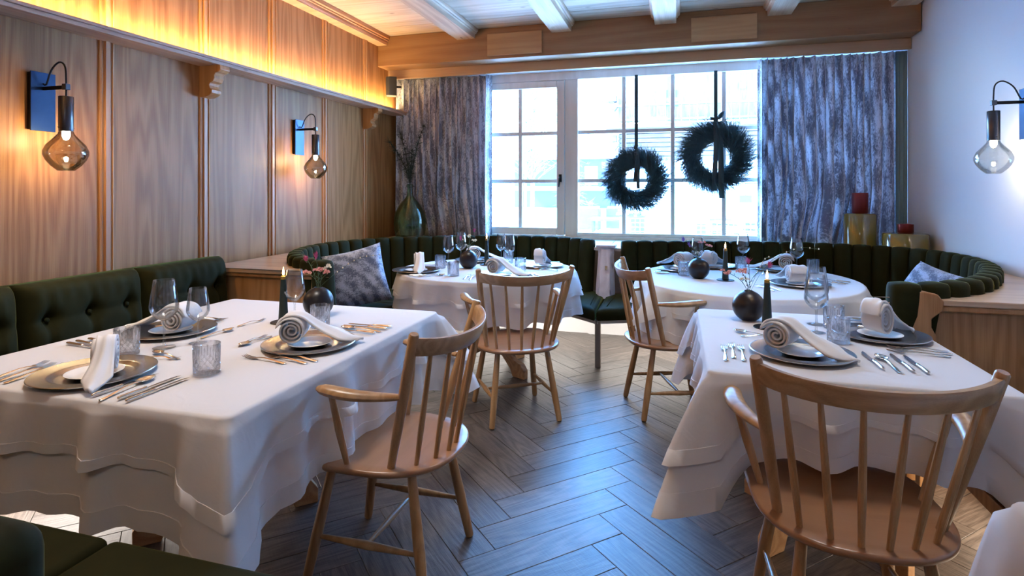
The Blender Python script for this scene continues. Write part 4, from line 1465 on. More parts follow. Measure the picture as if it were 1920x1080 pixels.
dress((.44, 4.24), 0, 'round', .71, .80, 'at the far right round table', 9.0, .30, .15, .30, .26, (), (.05, PI / 2, PI + .62, -PI / 2 + .9), rip=.7, flare=.2, cflare=.6)
dress((1.20, .90), 0, 'rect', .58, .45, 'at the bottom right corner table nearest the camera', 12.0, .40, .30, .42, .34, flare=.03, cflare=.05)

# ------------------------------------------------------------------ chairs
def make_chair():
    c = empty('spindle_armchair', (0, 0, 0))
    # seat outline
    out = []
    N = 64
    for i in range(N):
        a = 2 * PI * i / N
        ca, sa = math.cos(a), math.sin(a)
        if sa >= 0:
            x = math.copysign(abs(ca) ** .42, ca) * .260; y = math.copysign(abs(sa) ** .42, sa) * .262
        else:
            x = math.copysign(abs(ca) ** .80, ca) * .260; y = -abs(sa) ** .86 * .274
        out.append((x, y))
    m = MB()
    lv = [(.86, .418), (.965, .420), (.992, .427), (1.0, .434), (.992, .441), (.972, .4435), (.80, .441), (.55, .437), (.25, .435)]
    for f, z in lv:
        for x, y in out: m.v.append(Vector((x * f, y * f, z)))
    for r in range(len(lv) - 1):
        for i in range(N):
            j = (i + 1) % N
            m.f.append([r * N + i, r * N + j, (r + 1) * N + j, (r + 1) * N + i])
    m.f.append([i for i in range(N)][::-1]); m.f.append([(len(lv) - 1) * N + i for i in range(N)])
    m.build('seat', M['seat'], c, angle=60)
    # legs
    def leg_pt(sx, sy, z):
        t = 1 - z / .42
        return Vector((sx * (.150 + .055 * t), (.145 if sy > 0 else -.150) + sy * .0775 * t, z))
    for sx in (-1, 1):
        for sy in (-1, 1):
            MB().tube([leg_pt(sx, sy, z) for z in (.419, .30, .16, .012, .004)], [.0150, .0175, .0195, .0165, .0145], 16).build('leg', M['chair'], c)
            MB().tube([leg_pt(sx, sy, z) for z in (.0038, 0)], .012, 12).build('glide', M['cord'], c)
    for sx in (-1, 1):
        a, b = leg_pt(sx, 1, .155), leg_pt(sx, -1, .155)
        MB().tube([a, a.lerp(b, .3), a.lerp(b, .5), a.lerp(b, .7), b], [.007, .0115, .0145, .0115, .007], 12).build('side_stretcher', M['chair'], c)
    a = (leg_pt(-1, 1, .155) + leg_pt(-1, -1, .155)) / 2; b = Vector((-a.x, a.y, a.z))
    MB().tube([a, a.lerp(b, .3), a.lerp(b, .5), a.lerp(b, .7), b], [.007, .0105, .0120, .0105, .007], 12).build('cross_stretcher', M['chairx'], c)
    # back posts
    def railpt(t, z):  # t in -1..1 along the curved rail
        x = .284 * math.sin(t * 1.12) / math.sin(1.12)
        bow = (math.cos(t * 1.12) - math.cos(1.12)) / (1 - math.cos(1.12))
        y = -.215 - .110 * bow
        z = z - .026 * bow
        return Vector((x * (1 - (.90 - z) * .10), y - (z - .87) * .35, z))
    for sx in (-1, 1):
        a = Vector((sx * .205, -.105, .4405)); b = railpt(sx, .905) + Vector((0, 0, 0))
        MB().tube([a, a.lerp(b, .3), a.lerp(b, .7), b, b.lerp(a, -.012)], [.0135, .0165, .0175, .0165, .0135], 16).build('back_post', M['chair'], c)
    # rail
    m = MB()
    NR = 28
    def rf(i, j):
        t = (-1 + 2 * i / (NR - 1)) * .985
        prof = [(-.010, .842), (-.012, .847), (-.012, .893), (-.008, .899), (.008, .899), (.012, .893), (.012, .847), (.010, .842)]
        dy, z = prof[j % 8]
        p = railpt(t, z); q = railpt(t + .01, z) - railpt(t - .01, z); nn = Vector((q.y, -q.x, 0)).normalized()
        return p + nn * dy
    m.grid(rf, NR, 9)
    m.build('top_rail', M['chairx'], c, angle=50)
    # spindles
    for k in range(6):
        t = (-2.5 + k) / 2.5 * .70
        b = railpt(t, .845)
        bx = (-2.5 + k) / 2.5 * .163
        by = -.240 + .060 * (bx / .158) ** 2
        a = Vector((bx, by, .438))
        MB().tube([a, a.lerp(b, .35), a.lerp(b, .75), b], [.0080, .0105, .0090, .0072], 10).build('spindle', M['chair'], c)
    # arms
    for sx in (-1, 1):
        pts = [Vector((sx * .250, -.160, .695)), Vector((sx * .276, -.10, .698)), Vector((sx * .298, -.03, .703)), Vector((sx * .304, .03, .708)), Vector((sx * .300, .095, .714)), Vector((sx * .297, .107, .714))]
        P, _ = catmull([tuple(p) for p in pts], 14)
        wd = [w_ * 1.2 for w_ in [.013, .015, .017, .0185, .020, .0215, .0225, .0235, .024, .0245, .024, .0235, .021, .012]]
        MB().tube(P, wd, 14, flat=.62, up=(0, 0, 1)).build('armrest', M['chair'], c)
        a = Vector((sx * .222, .050, .440)); b = Vector((sx * .300, .060, .702))
        MB().tube([a, a.lerp(b, .5), b], [.0095, .0140, .0095], 12).build('arm_support', M['chair'], c)
    return c
ch = make_chair()
chairs = [((-1.012, 1.925), (-1.0, .01), 'ash spindle armchair at the right side of the front left table'),
          ((-.96, 3.41), (-.538, .843), 'ash spindle armchair with its back to camera at the far left round table'),
          ((-.045, 3.73), (.94, .338), 'ash spindle armchair seen from the side at the far right round table'),
          ((.475, 1.910), (-.05, 1.0), 'ash spindle armchair closest to the camera at the front right table')]
protos = [ch] + [copy_tree(ch) for _ in range(3)]
for o, (p, f, lab) in zip(protos, chairs):
    o.location = (p[0], p[1], .001)
    o.rotation_euler = (0, 0, math.atan2(f[1], f[0]) - PI / 2)
    tag(o, lab, 'chair', 'spindle armchairs')

# ------------------------------------------------------------------ tableware
def wine_glass(scale_h=1.0):
    g = empty('wine_glass')
    prof_b = [(.0045, .098), (.010, .100), (.024, .108), (.040, .124), (.0475, .142), (.0478, .155), (.044, .185), (.0385, .22), (.035, .246), (.0345, .2475), (.034, .246), (.0375, .22), (.043, .185), (.0468, .155), (.0465, .143), (.039, .1255), (.023, .110), (0, .1055)]
    MB().lathe(prof_b, 40).build('bowl', M['wine'], g, angle=60)
    MB().lathe([(0, 0), (.037, 0), (.0375, .0012), (.03, .003), (.012, .005), (.005, .010), (.0038, .03), (.0036, .08), (.0052, .0985), (0, .099)], 32).build('stem', M['wine'], g, angle=60)
    return g
def tumbler():
    g = empty('crystal_tumbler')
    H_ = .098; n = 96; nz = 34
    def rad(z, an):
        r = .0405 + .0015 * z / H_
        if z < .048 and z > .004:
            k = 12
            a = abs(((an * k / (2 * PI) + z * 42) % 1) - .5) * 2
            b_ = abs(((an * k / (2 * PI) - z * 42) % 1) - .5) * 2
            return r - .0032 * (max(0, 1 - a * 3.0) + max(0, 1 - b_ * 3.0))
        if z >= .048:
            h2 = .086 - .014 * abs(math.sin(an * 6))
            s_ = abs(math.sin(an * 12)) if z < h2 else 1
            return r - .0032 * (1 - s_) * min(1, (z - .048) / .006 + .3)
        return r - .001
    m = MB()
    prof = [(1, H_ * i / (nz - 1)) for i in range(nz)]
    m.lathe([(0, 0), (.036, 0)] + [(1, max(.0015, z)) for _, z in prof] + [(.0395, H_ + .0008), (.0385, H_), (.0382, .05), (.037, .016), (.03, .0125), (0, .0120)], n, mod=lambda r, z, an, i: rad(z, an) if r == 1 else r)
    m.build('body', M['crystal'], g, angle=22)
    return g
def charger():
    g = empty('charger_plate')
    pr = [(0, .002), (.10, .002), (.112, .004), (.122, .012), (.128, .0135), (.165, .0165), (.172, .0185), (.1745, .0185), (.176, .0165), (.175, .0135), (.168, .0125), (.128, .009), (.118, .006), (.108, 0), (0, 0)]
    MB().lathe(pr, 72).build('charger', M['pewter'], g, angle=40)
    return g
def dish():
    return MB().lathe([(0, .003), (.045, .003), (.055, .004), (.074, .011), (.080, .0135), (.082, .0130), (.0815, .0118), (.066, .0045), (.050, 0), (0, 0)], 56)
def flat_tool(pts, mb=None):
    """pts: (x along, half width, z, thickness)"""
    m = mb or MB(); k = len(m.v)
    for x, w, z, t in pts:
        m.v += [Vector((x, -w, z)), Vector((x, -w * .4, z + t)), Vector((x, w * .4, z + t)), Vector((x, w, z)), Vector((x, 0, z - t * .2))]
    for i in range(len(pts) - 1):
        for j in range(5):
            a = k + i * 5 + j; b = k + i * 5 + (j + 1) % 5
            m.f.append([a, b, b + 5, a + 5])
    m.f.append([k + j for j in range(5)][::-1]); e = k + (len(pts) - 1) * 5
    m.f.append([e + j for j in range(5)])
    return m
def knife(L=.22, name='table_knife'):
    g = empty(name); s = L / .22
    m = MB(); m.tube([(x * s, 0, .0072) for x in (0, .003, .012, .05, .085, .090, .094, .097)], [.001, .0050, .0066, .0060, .0052, .0064, .0060, .003], 12, flat=.8); m.build('handle', M['silver'], g)
    m = MB(); k = 0
    prof = [(.096, .0045, -.0045), (.105, .0060, -.0040), (.12, .0085, -.0040), (.16, .0095, -.0040), (.19, .0095, -.0040), (.207, .0070, -.0035), (.216, .0030, -.0015), (.220, 0, -.0005)]
    for x, a, b in prof: m.v += [Vector((x * s, a * s, .0050)), Vector((x * s, b * s, .0065)), Vector((x * s, a * s, .0053)), Vector((x * s, b * s, .0043))]
    for i in range(len(prof) - 1):
        for a, b in ((0, 1), (1, 3), (3, 2), (2, 0)): m.f.append([i * 4 + a, i * 4 + b, i * 4 + 4 + b, i * 4 + 4 + a])
    m.build('blade', M['silver'], g, angle=30)
    return g
def fork(L=.20, name='table_fork'):
    s = L / .20
    m = flat_tool([(x * s, w * s, z, .0022) for x, w, z in ((0, .004, .002), (.006, .0085, .0022), (.03, .0070, .004), (.07, .0045, .0075), (.10, .0028, .009), (.125, .0028, .0075), (.138, .0065, .0055), (.147, .0115, .004), (.154, .0120, .0035))])
    for k in range(4):
        y = (-1.5 + k) * .0066 * s
        flat_tool([((.152) * s, .0024 * s, .0035, .0016), (.170 * s, .0018 * s, .0032, .0016), (.190 * s, .0013 * s, .0062, .0014), (.199 * s, .0006 * s, .009, .0008)], m)
        for v in m.v[-20:]: v.y += y
    return m.build(name, M['silver'], None, angle=50)
def spoon(L=.20, name='table_spoon'):
    s = L / .20
    m = flat_tool([(x * s, w * s, z, .0022) for x, w, z in ((0, .004, .002), (.006, .0085, .0022), (.03, .0070, .004), (.07, .0045, .0075), (.10, .0028, .009), (.125, .0030, .0085), (.140, .0050, .0065))])
    def fn(i, j):
        r = i / 7; a = 2 * PI * j / 24
        x = .168 + .033 * r * math.cos(a); y = .021 * r * math.sin(a) * (1 - .12 * math.cos(a))
        return (x * s, y * s, (.0012 + .0075 * r * r) * 1.0 + .0004)
    m.grid(lambda i, j: fn(i, j % 24), 8, 25)
    o = m.build(name, M['silver'], None, angle=60)
    o.modifiers.new('t', 'SOLIDIFY').thickness = .0009
    return o
def napkin():
    """rolled napkin: spiral roll at the origin, tail flowing to +x and down"""
    g = empty('rolled_napkin')
    path = []
    turns = 3.3
    for i in range(84):
        t = i / 83
        a = -PI * .3 + turns * 2 * PI * (1 - t)
        r = .006 + .038 * t
        path.append((r * math.sin(a), .046 + r * math.cos(a)))
    # leave from the outer end going over the top
    x0, z0 = path[-1]
    tail = [(-.046, .060), (-.030, .086), (.000, .096), (.035, .090), (.070, .066), (.105, .045), (.145, .028), (.185, .012), (.225, .004)]
    P = [Vector((p[0], 0, p[1])) for p in path]
    T, _ = catmull([(x, 0, z) for x, z in tail], 40)
    lead, _ = catmull([(x0, 0, z0), (x0 - .012, 0, z0 - .010 + .012), tail[0][0:1] + (0,) + tail[0][1:2]], 4)
    allp = P + T
    n = len(allp); W_ = 11
    m = MB()
    def fn(i, j):
        p = allp[i]; v = j / (W_ - 1) * 2 - 1
        if i < len(P): hw = .046 - .004 * (1 - i / len(P)); tw = 0; sk = .010 * (1 - i / len(P))
        else:
            t = (i - len(P)) / (len(T) - 1)
            hw = .046 * (1 - .25 * math.sin(PI * min(1, t * 1.2))) + .018 * t ** 2 ; tw = t; sk = 0
            if t > .8: hw *= 1 - (t - .8) / .2 * .75
        y = v * hw + sk
        dz = .012 * tw * math.sin(v * 4 + 3 * tw) * (1 - tw * .6) + .006 * math.cos(v * 7) * tw * (1 - tw)
        x = p.x + (-.02 * v * v * tw)
        return (x, y + .012 * math.sin(3.2 * tw), max(.0015, p.z + dz))
    m.grid(fn, n, W_)
    o = m.build('linen', M['napkin'], g, angle=80)
    sd = o.modifiers.new('t', 'SOLIDIFY'); sd.thickness = .0058; sd.offset = 0
    return g
def candle():
    g = empty('candlestick')
    MB().lathe([(0, 0), (.056, 0), (.057, .002), (.055, .004), (.022, .005), (.022, .012), (0, .012)], 40).build('dish', M['black'], g)
    MB().lathe([(0, .0125), (.0215, .0125), (.0215, .016), (.0120, .196), (.0, .1965)], 32).build('candle', M['candle'], g)
    MB().lathe([(0, .1966), (.0119, .1966), (.0112, .209), (.009, .2115), (0, .2105)], 24).build('wax_tip', M['candletip'], g)
    MB().tube([(0, 0, .210), (0, 0, .220)], .0008, 6).build('wick', M['cord'], g)
    MB().lathe([(0, .214), (.003, .216), (.0052, .222), (.0048, .230), (.0028, .240), (.0010, .249), (0, .254)], 14).build('flame', M['flame'], g)
    return g
def vase():
    g = empty('ball_vase')
    R = .071
    pr = [(0, 0), (.030, 0)]
    for i in range(18):
        a = -1.12 + (1.12 + 1.27) * i / 17
        pr.append((R * math.cos(a), .0655 + .0725 * math.sin(a)))
    pr += [(.0185, .137), (.017, .134), (.018, .12), (0, .118)]
    MB().lathe(pr, 48).build('body', M['vase'], g, angle=60)
    return g

TPL = {}
def template(kind):
    if kind in TPL: return TPL[kind], False
    fn = {'knife': lambda: knife(.22), 'bknife': lambda: knife(.165, 'butter_knife'), 'fork': lambda: fork(.20), 'dfork': lambda: fork(.15, 'dessert_fork'),
          'spoon': lambda: spoon(.205), 'dspoon': lambda: spoon(.165, 'dessert_spoon'), 'glass': wine_glass, 'tumbler': tumbler, 'charger': charger,
          'dish': lambda: dish().build('bread_plate', M['china'], None, angle=50), 'napkin': napkin, 'candle': candle, 'vase': vase}[kind]
    TPL[kind] = fn()
    return TPL[kind], True
def put(kind, x, y, z, rz, label, cat, group=None, scale=None, rx=0):
    o, fresh = template(kind)
    if not fresh:
        o = copy_tree(o)
    o.location = (x, y, z)
    o.rotation_euler = (rx, 0, math.radians(rz))
    if scale: o.scale = scale if hasattr(scale, '__len__') else (scale,) * 3
    elif not fresh: o.scale = (1, 1, 1)
    if 'group' in o: del o['group']
    tag(o, label, cat, group)
    return o
TZ = ZT + .0008
LABK = {'knife': ('knife', 'knife'), 'bknife': ('small butter knife', 'knife'), 'fork': ('fork', 'fork'), 'dfork': ('dessert fork', 'fork'), 'spoon': ('soup spoon', 'spoon'), 'dspoon': ('dessert spoon', 'spoon')}
ORD = ['outermost', 'middle', 'innermost', 'short']
SETS = {
 'camera-side place of the front left table': dict(ch=(-1.82, 1.425), nap=(-1.795, 1.44, -48, (1.0, .72, 1.2)), cut=[
   ('knife', -1.499, 1.262, 89, 'outermost'), ('knife', -1.537, 1.270, 90, 'middle'), ('spoon', -1.585, 1.255, 98, ''), ('knife', -1.632, 1.267, 88, 'innermost'),
   ('fork', -2.085, 1.285, 97, 'outermost'), ('fork', -2.045, 1.275, 95, 'middle'), ('fork', -2.01, 1.282, 94, 'innermost'),
   ('bknife', -1.78, 1.39, 128, 'z'), ('dspoon', -1.700, 1.640, 165, ''), ('dfork', -1.845, 1.612, 12, '')]),
 'wall side place of the front left table': dict(ch=(-2.06, 1.945), nap=(-2.02, 1.96, 188), cut=[
   ('knife', -2.288, 1.680, -6, 'outermost'), ('knife', -2.283, 1.712, -7, 'middle'), ('knife', -2.271, 1.752, -8, 'innermost'),
   ('fork', -2.20, 2.185, 3, 'outermost'), ('fork', -2.19, 2.150, 2, 'innermost'), ('dfork', -1.86, 2.10, 80, ''), ('dspoon', -1.855, 1.89, 84, '')]),
 'chair side place of the front left table': dict(ch=(-1.370, 1.930), nap=(-1.435, 1.92, 24), cut=[
   ('dspoon', -1.60, 2.00, -96, ''), ('dfork', -1.630, 1.85, 88, ''), ('fork', -1.303, 1.700, 172, 'outermost'), ('fork', -1.235, 1.722, 170, 'middle'), ('fork', -1.213, 1.753, 170, 'innermost'),
   ('knife', -1.195, 2.268, 178, 'outermost'), ('knife', -1.200, 2.232, 177, 'middle'), ('spoon', -1.205, 2.19, 174, ''), ('knife', -1.21, 2.150, 173, 'innermost')]),
 'camera side place of the front right table': dict(ch=(.435, 2.315), nap=(.372, 2.36, -30), cut=[
   ('fork', .165, 2.155, 88, 'outermost'), ('fork', .195, 2.195, 88, 'middle'), ('fork', .226, 2.170, 88, 'innermost'),
   ('knife', .661, 2.185, 91, 'innermost'), ('spoon', .705, 2.165, 92, ''), ('knife', .748, 2.185, 90, 'middle'), ('knife', .788, 2.175, 90, 'outermost'),
   ('dspoon', .375, 2.540, 150, ''), ('dfork', .250, 2.535, 3, '')]),
 'bench side place of the front right table': dict(ch=(.800, 2.690), nap=(.790, 2.690, 30, (.8, 1.1, 1.45)), cut=[
   ('fork', .968, 2.500, 176, 'innermost'), ('fork', .965, 2.462, 176, 'middle'), ('fork', .945, 2.425, 174, 'outermost'),
   ('bknife', .80, 2.72, 150, 'z'), ('knife', .962, 2.915, -178, 'innermost'), ('knife', .965, 2.955, 180, 'middle'), ('spoon', .965, 2.99, 178, '')]),
 'left place of the far left round table': dict(ch=(-1.855, 3.90), nap=(-1.85, 3.93, -66, (1.0, .8, 1.3)), cut=[
   ('knife', -1.800, 3.655, 42, 'outermost'), ('knife', -1.760, 3.635, 42, 'middle'), ('spoon', -1.72, 3.64, 44, ''), ('fork', -1.99, 4.13, 45, 'outermost'), ('fork', -1.96, 4.09, 45, 'innermost'), ('bknife', -1.88, 3.87, 60, 'z')]),
 'chair side place of the far left round table': dict(ch=(-1.19, 3.88), nap=(-1.235, 3.89, -12), cut=[
   ('fork', -1.38, 3.63, 98, 'outermost'), ('fork', -1.335, 3.62, 100, 'innermost'), ('knife', -.965, 3.80, 115, 'innermost'), ('spoon', -.93, 3.82, 115, ''), ('knife', -.895, 3.84, 116, 'outermost')]),
 'right place of the far left round table': dict(ch=(-1.03, 4.42), nap=(-1.04, 4.43, 75, (.7, .9, 1.3)), cut=[
   ('fork', -.85, 4.20, 165, 'outermost'), ('fork', -.86, 4.24, 165, 'innermost'), ('knife', -.93, 4.67, -150, 'outermost')]),
 'back place of the far left round table': dict(ch=(-1.64, 4.60), nap=(-1.66, 4.60, 30), cut=[
   ('knife', -1.89, 4.44, -60, 'outermost'), ('knife', -1.86, 4.47, -60, 'innermost'), ('fork', -1.36, 4.70, -95, 'outermost')]),
 'chair side place of the far right round table': dict(ch=(.03, 4.50), nap=(.045, 4.62, 140), cut=[
   ('knife', -.150, 4.26, 5, 'outermost'), ('knife', -.16, 4.295, 4, 'innermost'), ('fork', -.16, 4.40, 0, 'innermost')]),
 'front place of the far right round table': dict(ch=(.745, 4.00), nap=(.735, 4.03, 100), cut=[
   ('fork', .555, 3.72, 115, 'outermost'), ('fork', .595, 3.735, 116, 'innermost'), ('spoon', 1.05, 4.13, 135, ''), ('knife', 1.025, 4.08, 135, 'outermost'), ('knife', 1.075, 4.17, 138, 'innermost')]),
 'right back place of the far right round table': dict(ch=(.74, 4.68), nap=(.78, 4.70, 170), cut=[
   ('fork', .585, 4.43, 80, 'outermost'), ('fork', .55, 4.46, 82, 'innermost'), ('knife', .97, 4.62, 110, 'outermost')]),
 'left back place of the far right round table': dict(ch=(.27, 4.76), nap=(.235, 4.78, 60), cut=[
   ('fork', .10, 4.60, 60, 'outermost'), ('knife', .47, 4.60, 100, 'outermost')]),
}
for place, s in SETS.items():
    at_ = 'at the ' + place
    cx, cyy = s['ch']
    put('charger', cx, cyy, TZ, 0, 'round pewter charger plate ' + at_, 'plate', 'pewter chargers')
    put('dish', cx, cyy, TZ + .0025, 0, 'small white china plate ' + at_, 'plate', 'white bread plates')
    nx, ny, nr = s['nap'][:3]
    put('napkin', nx, ny, TZ + .0105, nr, 'rolled white linen napkin ' + at_, 'napkin', 'rolled napkins', s['nap'][3] if len(s['nap']) > 3 else (1.18, 1.22, 1.15))
    for kind, x, y, r, w in s['cut']:
        z = TZ + .0005
        if w == 'z': z = TZ + .0185; w = ''
        kn, cat = LABK[kind]
        put(kind, x, y, z, r, (w + ' silver ' + kn + ' ' + at_).strip(), cat, 'silver cutlery')
T1n, T4n, T2n, T3n = 'front left table', 'front right table', 'far left round table', 'far right round table'
for x, y, sc, lab in ((-1.887, 1.751, 1.05, 'taller wine glass of the near pair on the ' + T1n), (-1.815, 1.84, .88, 'shorter wine glass of the near pair on the ' + T1n),
                      (-1.675, 2.248, .97, 'wine glass beside the candle on the ' + T1n), (.565, 2.70, .98, 'nearer wine glass of the two on the ' + T4n), (.600, 2.86, 1.04, 'wine glass behind the nearer one on the ' + T4n),
                      (-1.765, 4.30, .97, 'left wine glass behind the tumblers on the ' + T2n), (-1.735, 4.50, 1.0, 'wine glass behind the left one by the vase on the ' + T2n),
                      (-1.42, 4.62, .95, 'wine glass directly right of the candle on the ' + T2n), (-1.285, 4.40, 1.0, 'rightmost wine glass on the ' + T2n),
                      (.145, 4.50, 1.0, 'wine glass behind the ball vase on the ' + T3n), (.497, 4.85, 1.05, 'middle wine glass on the ' + T3n), (.840, 4.63, 1.02, 'rightmost wine glass on the ' + T3n)):
    put('glass', x, y, TZ, 0, lab, 'wine glass', 'wine glasses', sc)
for x, y, r, lab in ((-1.940, 1.640, 0, 'cut crystal tumbler beside the wall side place of the ' + T1n), (-1.489, 1.545, 10, 'cut crystal tumbler nearest the camera on the ' + T1n),
                     (-1.508, 2.20, 5, 'cut crystal tumbler behind the rolled napkin near the vase on the ' + T1n), (.612, 2.545, 0, 'cut crystal tumbler nearest the camera on the ' + T4n),
                     (.655, 2.80, 8, 'cut crystal tumbler behind the wine glasses on the ' + T4n), (-1.758, 4.12, 0, 'left cut crystal tumbler on the ' + T2n), (-1.512, 3.775, 4, 'front cut crystal tumbler on the ' + T2n),
                     (-1.121, 4.13, 8, 'cut crystal tumbler between two napkins on the ' + T2n), (-1.34, 4.56, 2, 'cut crystal tumbler behind the wine glasses on the ' + T2n),
                     (.045, 4.24, 3, 'cut crystal tumbler left of the vase on the ' + T3n), (.462, 4.66, 0, 'cut crystal tumbler right of the candle on the ' + T3n), (.945, 4.62, 0, 'cut crystal tumbler at the right back of the ' + T3n)):
    put('tumbler', x, y, TZ, r, lab, 'tumbler', 'crystal tumblers')
for x, y, n_ in ((-1.725, 2.235, T1n), (.378, 2.735, T4n), (-1.475, 4.40, T2n), (.308, 4.09, T3n)):
    put('candle', x, y, TZ, 0, 'lit dark green cone candle in a black dish on the ' + n_, 'candle', 'lit candles')
    add_light('candle_light', 'POINT', (x, y, TZ + .235), .55, (1, .6, .28), radius=.006)

# flowers
def sprig(kind, base, tip, lab):
    """flower stem from the vase mouth (base) to the tip"""
    o = empty('flower_sprig', base); tag(o, lab, 'flower', 'cut flowers in the ball vases')
    e = Vector(tip) - Vector(base)
    mid = e * .5 + Vector((e.x * -.15, e.y * -.15, e.length * .06))
    P, _ = catmull([(0, 0, -.045), (0, 0, 0.0), tuple(mid), tuple(e)], 10)
    MB().tube(P, .0013, 5).build('stem', M['stem'], o)
    rnd = random.Random(hash((round(base[0], 3), round(tip[0], 3))) & 0xffff)
    m = MB()
    if kind in ('pink', 'cream'):
        for b_ in range(5 if kind == 'pink' else 3):
            c = e + Vector((rnd.uniform(-.020, .020), rnd.uniform(-.012, .012), rnd.uniform(-.012, .006)))
            for k in range(14):
                d = Vector((rnd.gauss(0, 1), rnd.gauss(0, 1), abs(rnd.gauss(.4, .8)))).normalized()
                q = c + d * .004
                w = d.orthogonal().normalized() * .0045; h2 = d.cross(w).normalized() * .0045
                kk = len(m.v)
                m.v += [q - w * .5, q + d * .006 - w - h2 * .4, q + d * .009, q + d * .006 + w + h2 * .4, q + w * .5]
                m.f.append([kk, kk + 1, kk + 2, kk + 3, kk + 4])
    else:
        for k in range(26):
            t = rnd.uniform(.0, 1)
            c = e + Vector((0, 0, -.02 + .02 * t))
            d = (e.normalized() + Vector((rnd.gauss(0, .35), rnd.gauss(0, .35), rnd.gauss(0, .15)))).normalized()
            w = d.orthogonal().normalized() * .0022
            L = rnd.uniform(.018, .034)
            kk = len(m.v)
            m.v += [c, c + d * L * .5 - w, c + d * L, c + d * L * .5 + w]
            m.f.append([kk, kk + 1, kk + 2, kk + 3])
    m.build('blossom', M[kind], o, smooth=False)
    m = MB()
    for k in range(5):
        i = 4 + k
        c = P[min(9, i)]
        d = Vector((rnd.uniform(-1, 1), rnd.uniform(-1, 1), .6)).normalized() * rnd.uniform(.012, .022)
        w = d.orthogonal().normalized() * .0025
        kk = len(m.v)
        m.v += [c, c + d * .5 - w, c + d, c + d * .5 + w]; m.f.append([kk, kk + 1, kk + 2, kk + 3])
    m.build('leaves', M['leaf'], o, smooth=False)
def willow(base, pts, lab):
    o = empty('catkin_twig', base); tag(o, lab, 'twig')
    P, _ = catmull([(0, 0, -.03), (0, 0, 0)] + [tuple(Vector(p) - Vector(base)) for p in pts], 24)
    MB().tube(P, .0009, 5).build('twig', M['stem'], o)
    for k in range(9, 24, 2):
        m = MB(); m.lathe([(0, -.004), (.0028, -.001), (.003, .002), (0, .006)], 8); b = m.build('catkin', M['cream'], o); b.location = P[k]
def bouquet(x, y, n_, items):
    put('vase', x, y, TZ, 0, 'black ceramic ball vase holding flowers on the ' + n_, 'vase', 'black ball vases')
    z = TZ + .136
    cr, sr = math.cos(YAW), math.sin(YAW)
    for i, (kind, dx, dz, lab) in enumerate(items):
        # dx along the camera's right in the room plane, small depth jitter
        dy = (-1) ** i * .012
        bx = x + .006 * ((i % 3) - 1); by = y + .006 * ((i % 2) - .5)
        sprig(kind, (bx, by, z), (x + dx * cr - dy * sr, y + dx * sr + dy * cr, z + dz), lab + ' in the vase on the ' + n_)
bouquet(-1.655, 2.40, T1n, [('magenta', -.060, .135, 'left magenta bloom on a tall stem'), ('magenta', -.008, .150, 'right magenta bloom on a tall stem'), ('pink', -.060, .070, 'pale pink blossoms leaning left'), ('pink', .008, .085, 'pale pink blossoms in the centre'), ('pink', .045, .070, 'low pale pink blossoms at the right'), ('cream', .040, .100, 'small cream buds at the right')])
bouquet(.317, 2.87, T4n, [('pink', -.095, .085, 'pale pink blossoms leaning far left'), ('pink', -.040, .095, 'pale pink blossoms left of centre'), ('magenta', .005, .130, 'magenta bloom rising in the centre'), ('magenta', .085, .120, 'magenta bloom beside the candle flame'), ('cream', -.012, .055, 'small cream buds low in the middle')])
bouquet(-1.545, 4.17, T2n, [('magenta', .040, .155, 'tall magenta bloom leaning right'), ('magenta', -.055, .095, 'thin magenta bloom leaning left'), ('cream', .010, .110, 'cream bud in the centre'), ('cream', .050, .080, 'cream bud leaning right'), ('cream', -.015, .035, 'low cream buds in front')])
bouquet(.140, 4.13, T3n, [('purple', -.095, .130, 'purple sprig leaning left'), ('purple', -.060, .095, 'lower purple sprig leaning left'), ('pink', .020, .110, 'pale pink blossoms at the top'), ('pink', .065, .085, 'pale pink blossoms leaning right'), ('cream', -.010, .035, 'low cream buds in front')])
z = TZ + .13
willow((-1.655, 2.405, z), [(-1.60, 2.47, z + .07), (-1.53, 2.55, z + .13), (-1.45, 2.62, z + .145)], 'thin catkin twig arching right from the vase on the ' + T1n)
willow((.32, 2.88, z), [(.37, 2.93, z + .10), (.42, 3.0, z + .15), (.50, 3.04, z + .12)], 'thin catkin twig arching from the vase on the ' + T4n)
willow((.325, 2.875, z), [(.42, 2.96, z + .13), (.56, 3.06, z + .19), (.66, 3.10, z + .185)], 'long catkin twig reaching right from the vase on the ' + T4n)

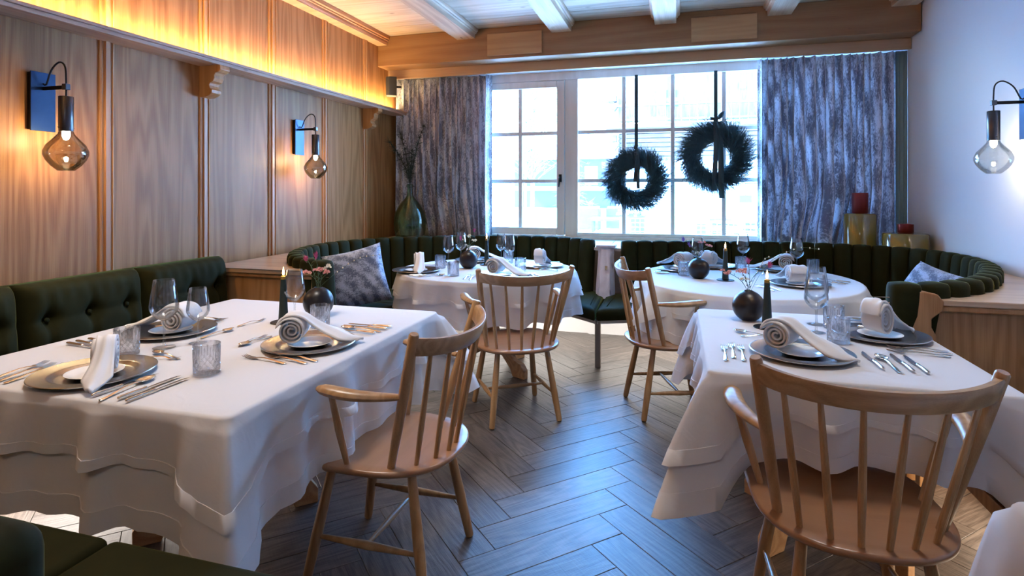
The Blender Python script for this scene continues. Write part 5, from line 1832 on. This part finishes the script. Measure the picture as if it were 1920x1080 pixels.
# ------------------------------------------------------------------ wall lamps
def sconce(x, y, sx, glass, lab, power):
    """sx: +1 lamp sticks out towards +x (left wall), -1 the other way"""
    s = empty('wall_lamp', (x, y, 1.45), 0 if sx > 0 else PI)
    tag(s, lab, 'wall lamp', 'wall lamps')
    MB().span((0, -.058, .205), (.020, .058, .485)).build('back_box', M['black'], s, smooth=False, bevel=.002)
    MB().span((.020, -.058, .200), (.026, .058, .490)).build('wall_plate', M['reflection_steel'], s, smooth=False, bevel=.001)
    MB().span((.026, -.006, .402), (.185, .006, .420)).build('arm', M['black'], s, smooth=False, bevel=.002)
    MB().box((.176, 0, .412), (.026, .026, .030)).build('clamp', M['cyl'], s, smooth=False, bevel=.003)
    P, _ = catmull([(.027, 0, .435), (.045, 0, .43), (.080, .0, .50), (.130, 0, .535), (.168, 0, .515), (.176, 0, .45), (.176, 0, .36)], 30)
    MB().tube(P, .0042, 8).build('cord', M['cord'], s)
    MB().lathe([(0, .195), (.030, .195), (.031, .197), (.031, .363), (.029, .365), (0, .365)], 32, (.176, 0, 0)).build('socket_tube', M['cyl'], s, angle=50)
    MB().tube([(.176, -.040, .213), (.176, .040, .213)], .0022, 6).build('pin', M['black'], s)
    pr = [(.030, .195), (.034, .182), (.052, .160), (.080, .128), (.0925, .098), (.092, .080), (.082, .055), (.062, .028), (.038, .006), (.034, .003), (0, .003)]
    inn = [(r - .0018 if r > .01 else r, z + (.0018 if z < .01 else 0)) for r, z in pr][::-1]
    MB().lathe(pr + inn, 44, (.176, 0, 0)).build('glass_shade', M[glass], s, angle=70)
    MB().lathe([(0, .196), (.016, .192), (.017, .175), (.011, .158), (0, .152)], 18, (.176, 0, 0)).build('bulb', M['bulb'], s)
    w = s.matrix_basis @ Vector((.176, 0, .13))
    add_light('lamp_light', 'POINT', (x + sx * .176, y, 1.45 + .148), power, (1.0, .78, .50), radius=.012)
sconce(LX + .009, 2.10, 1, 'smoke', 'black wall lamp with smoked glass on the panelling at the far left', 9)
sconce(LX + .009, 4.115, 1, 'smoke', 'black wall lamp with smoked glass farther along the panelling', 9)
sconce(RX - .001, 3.96, -1, 'clear', 'black wall lamp with clear glass on the white right wall', 5)
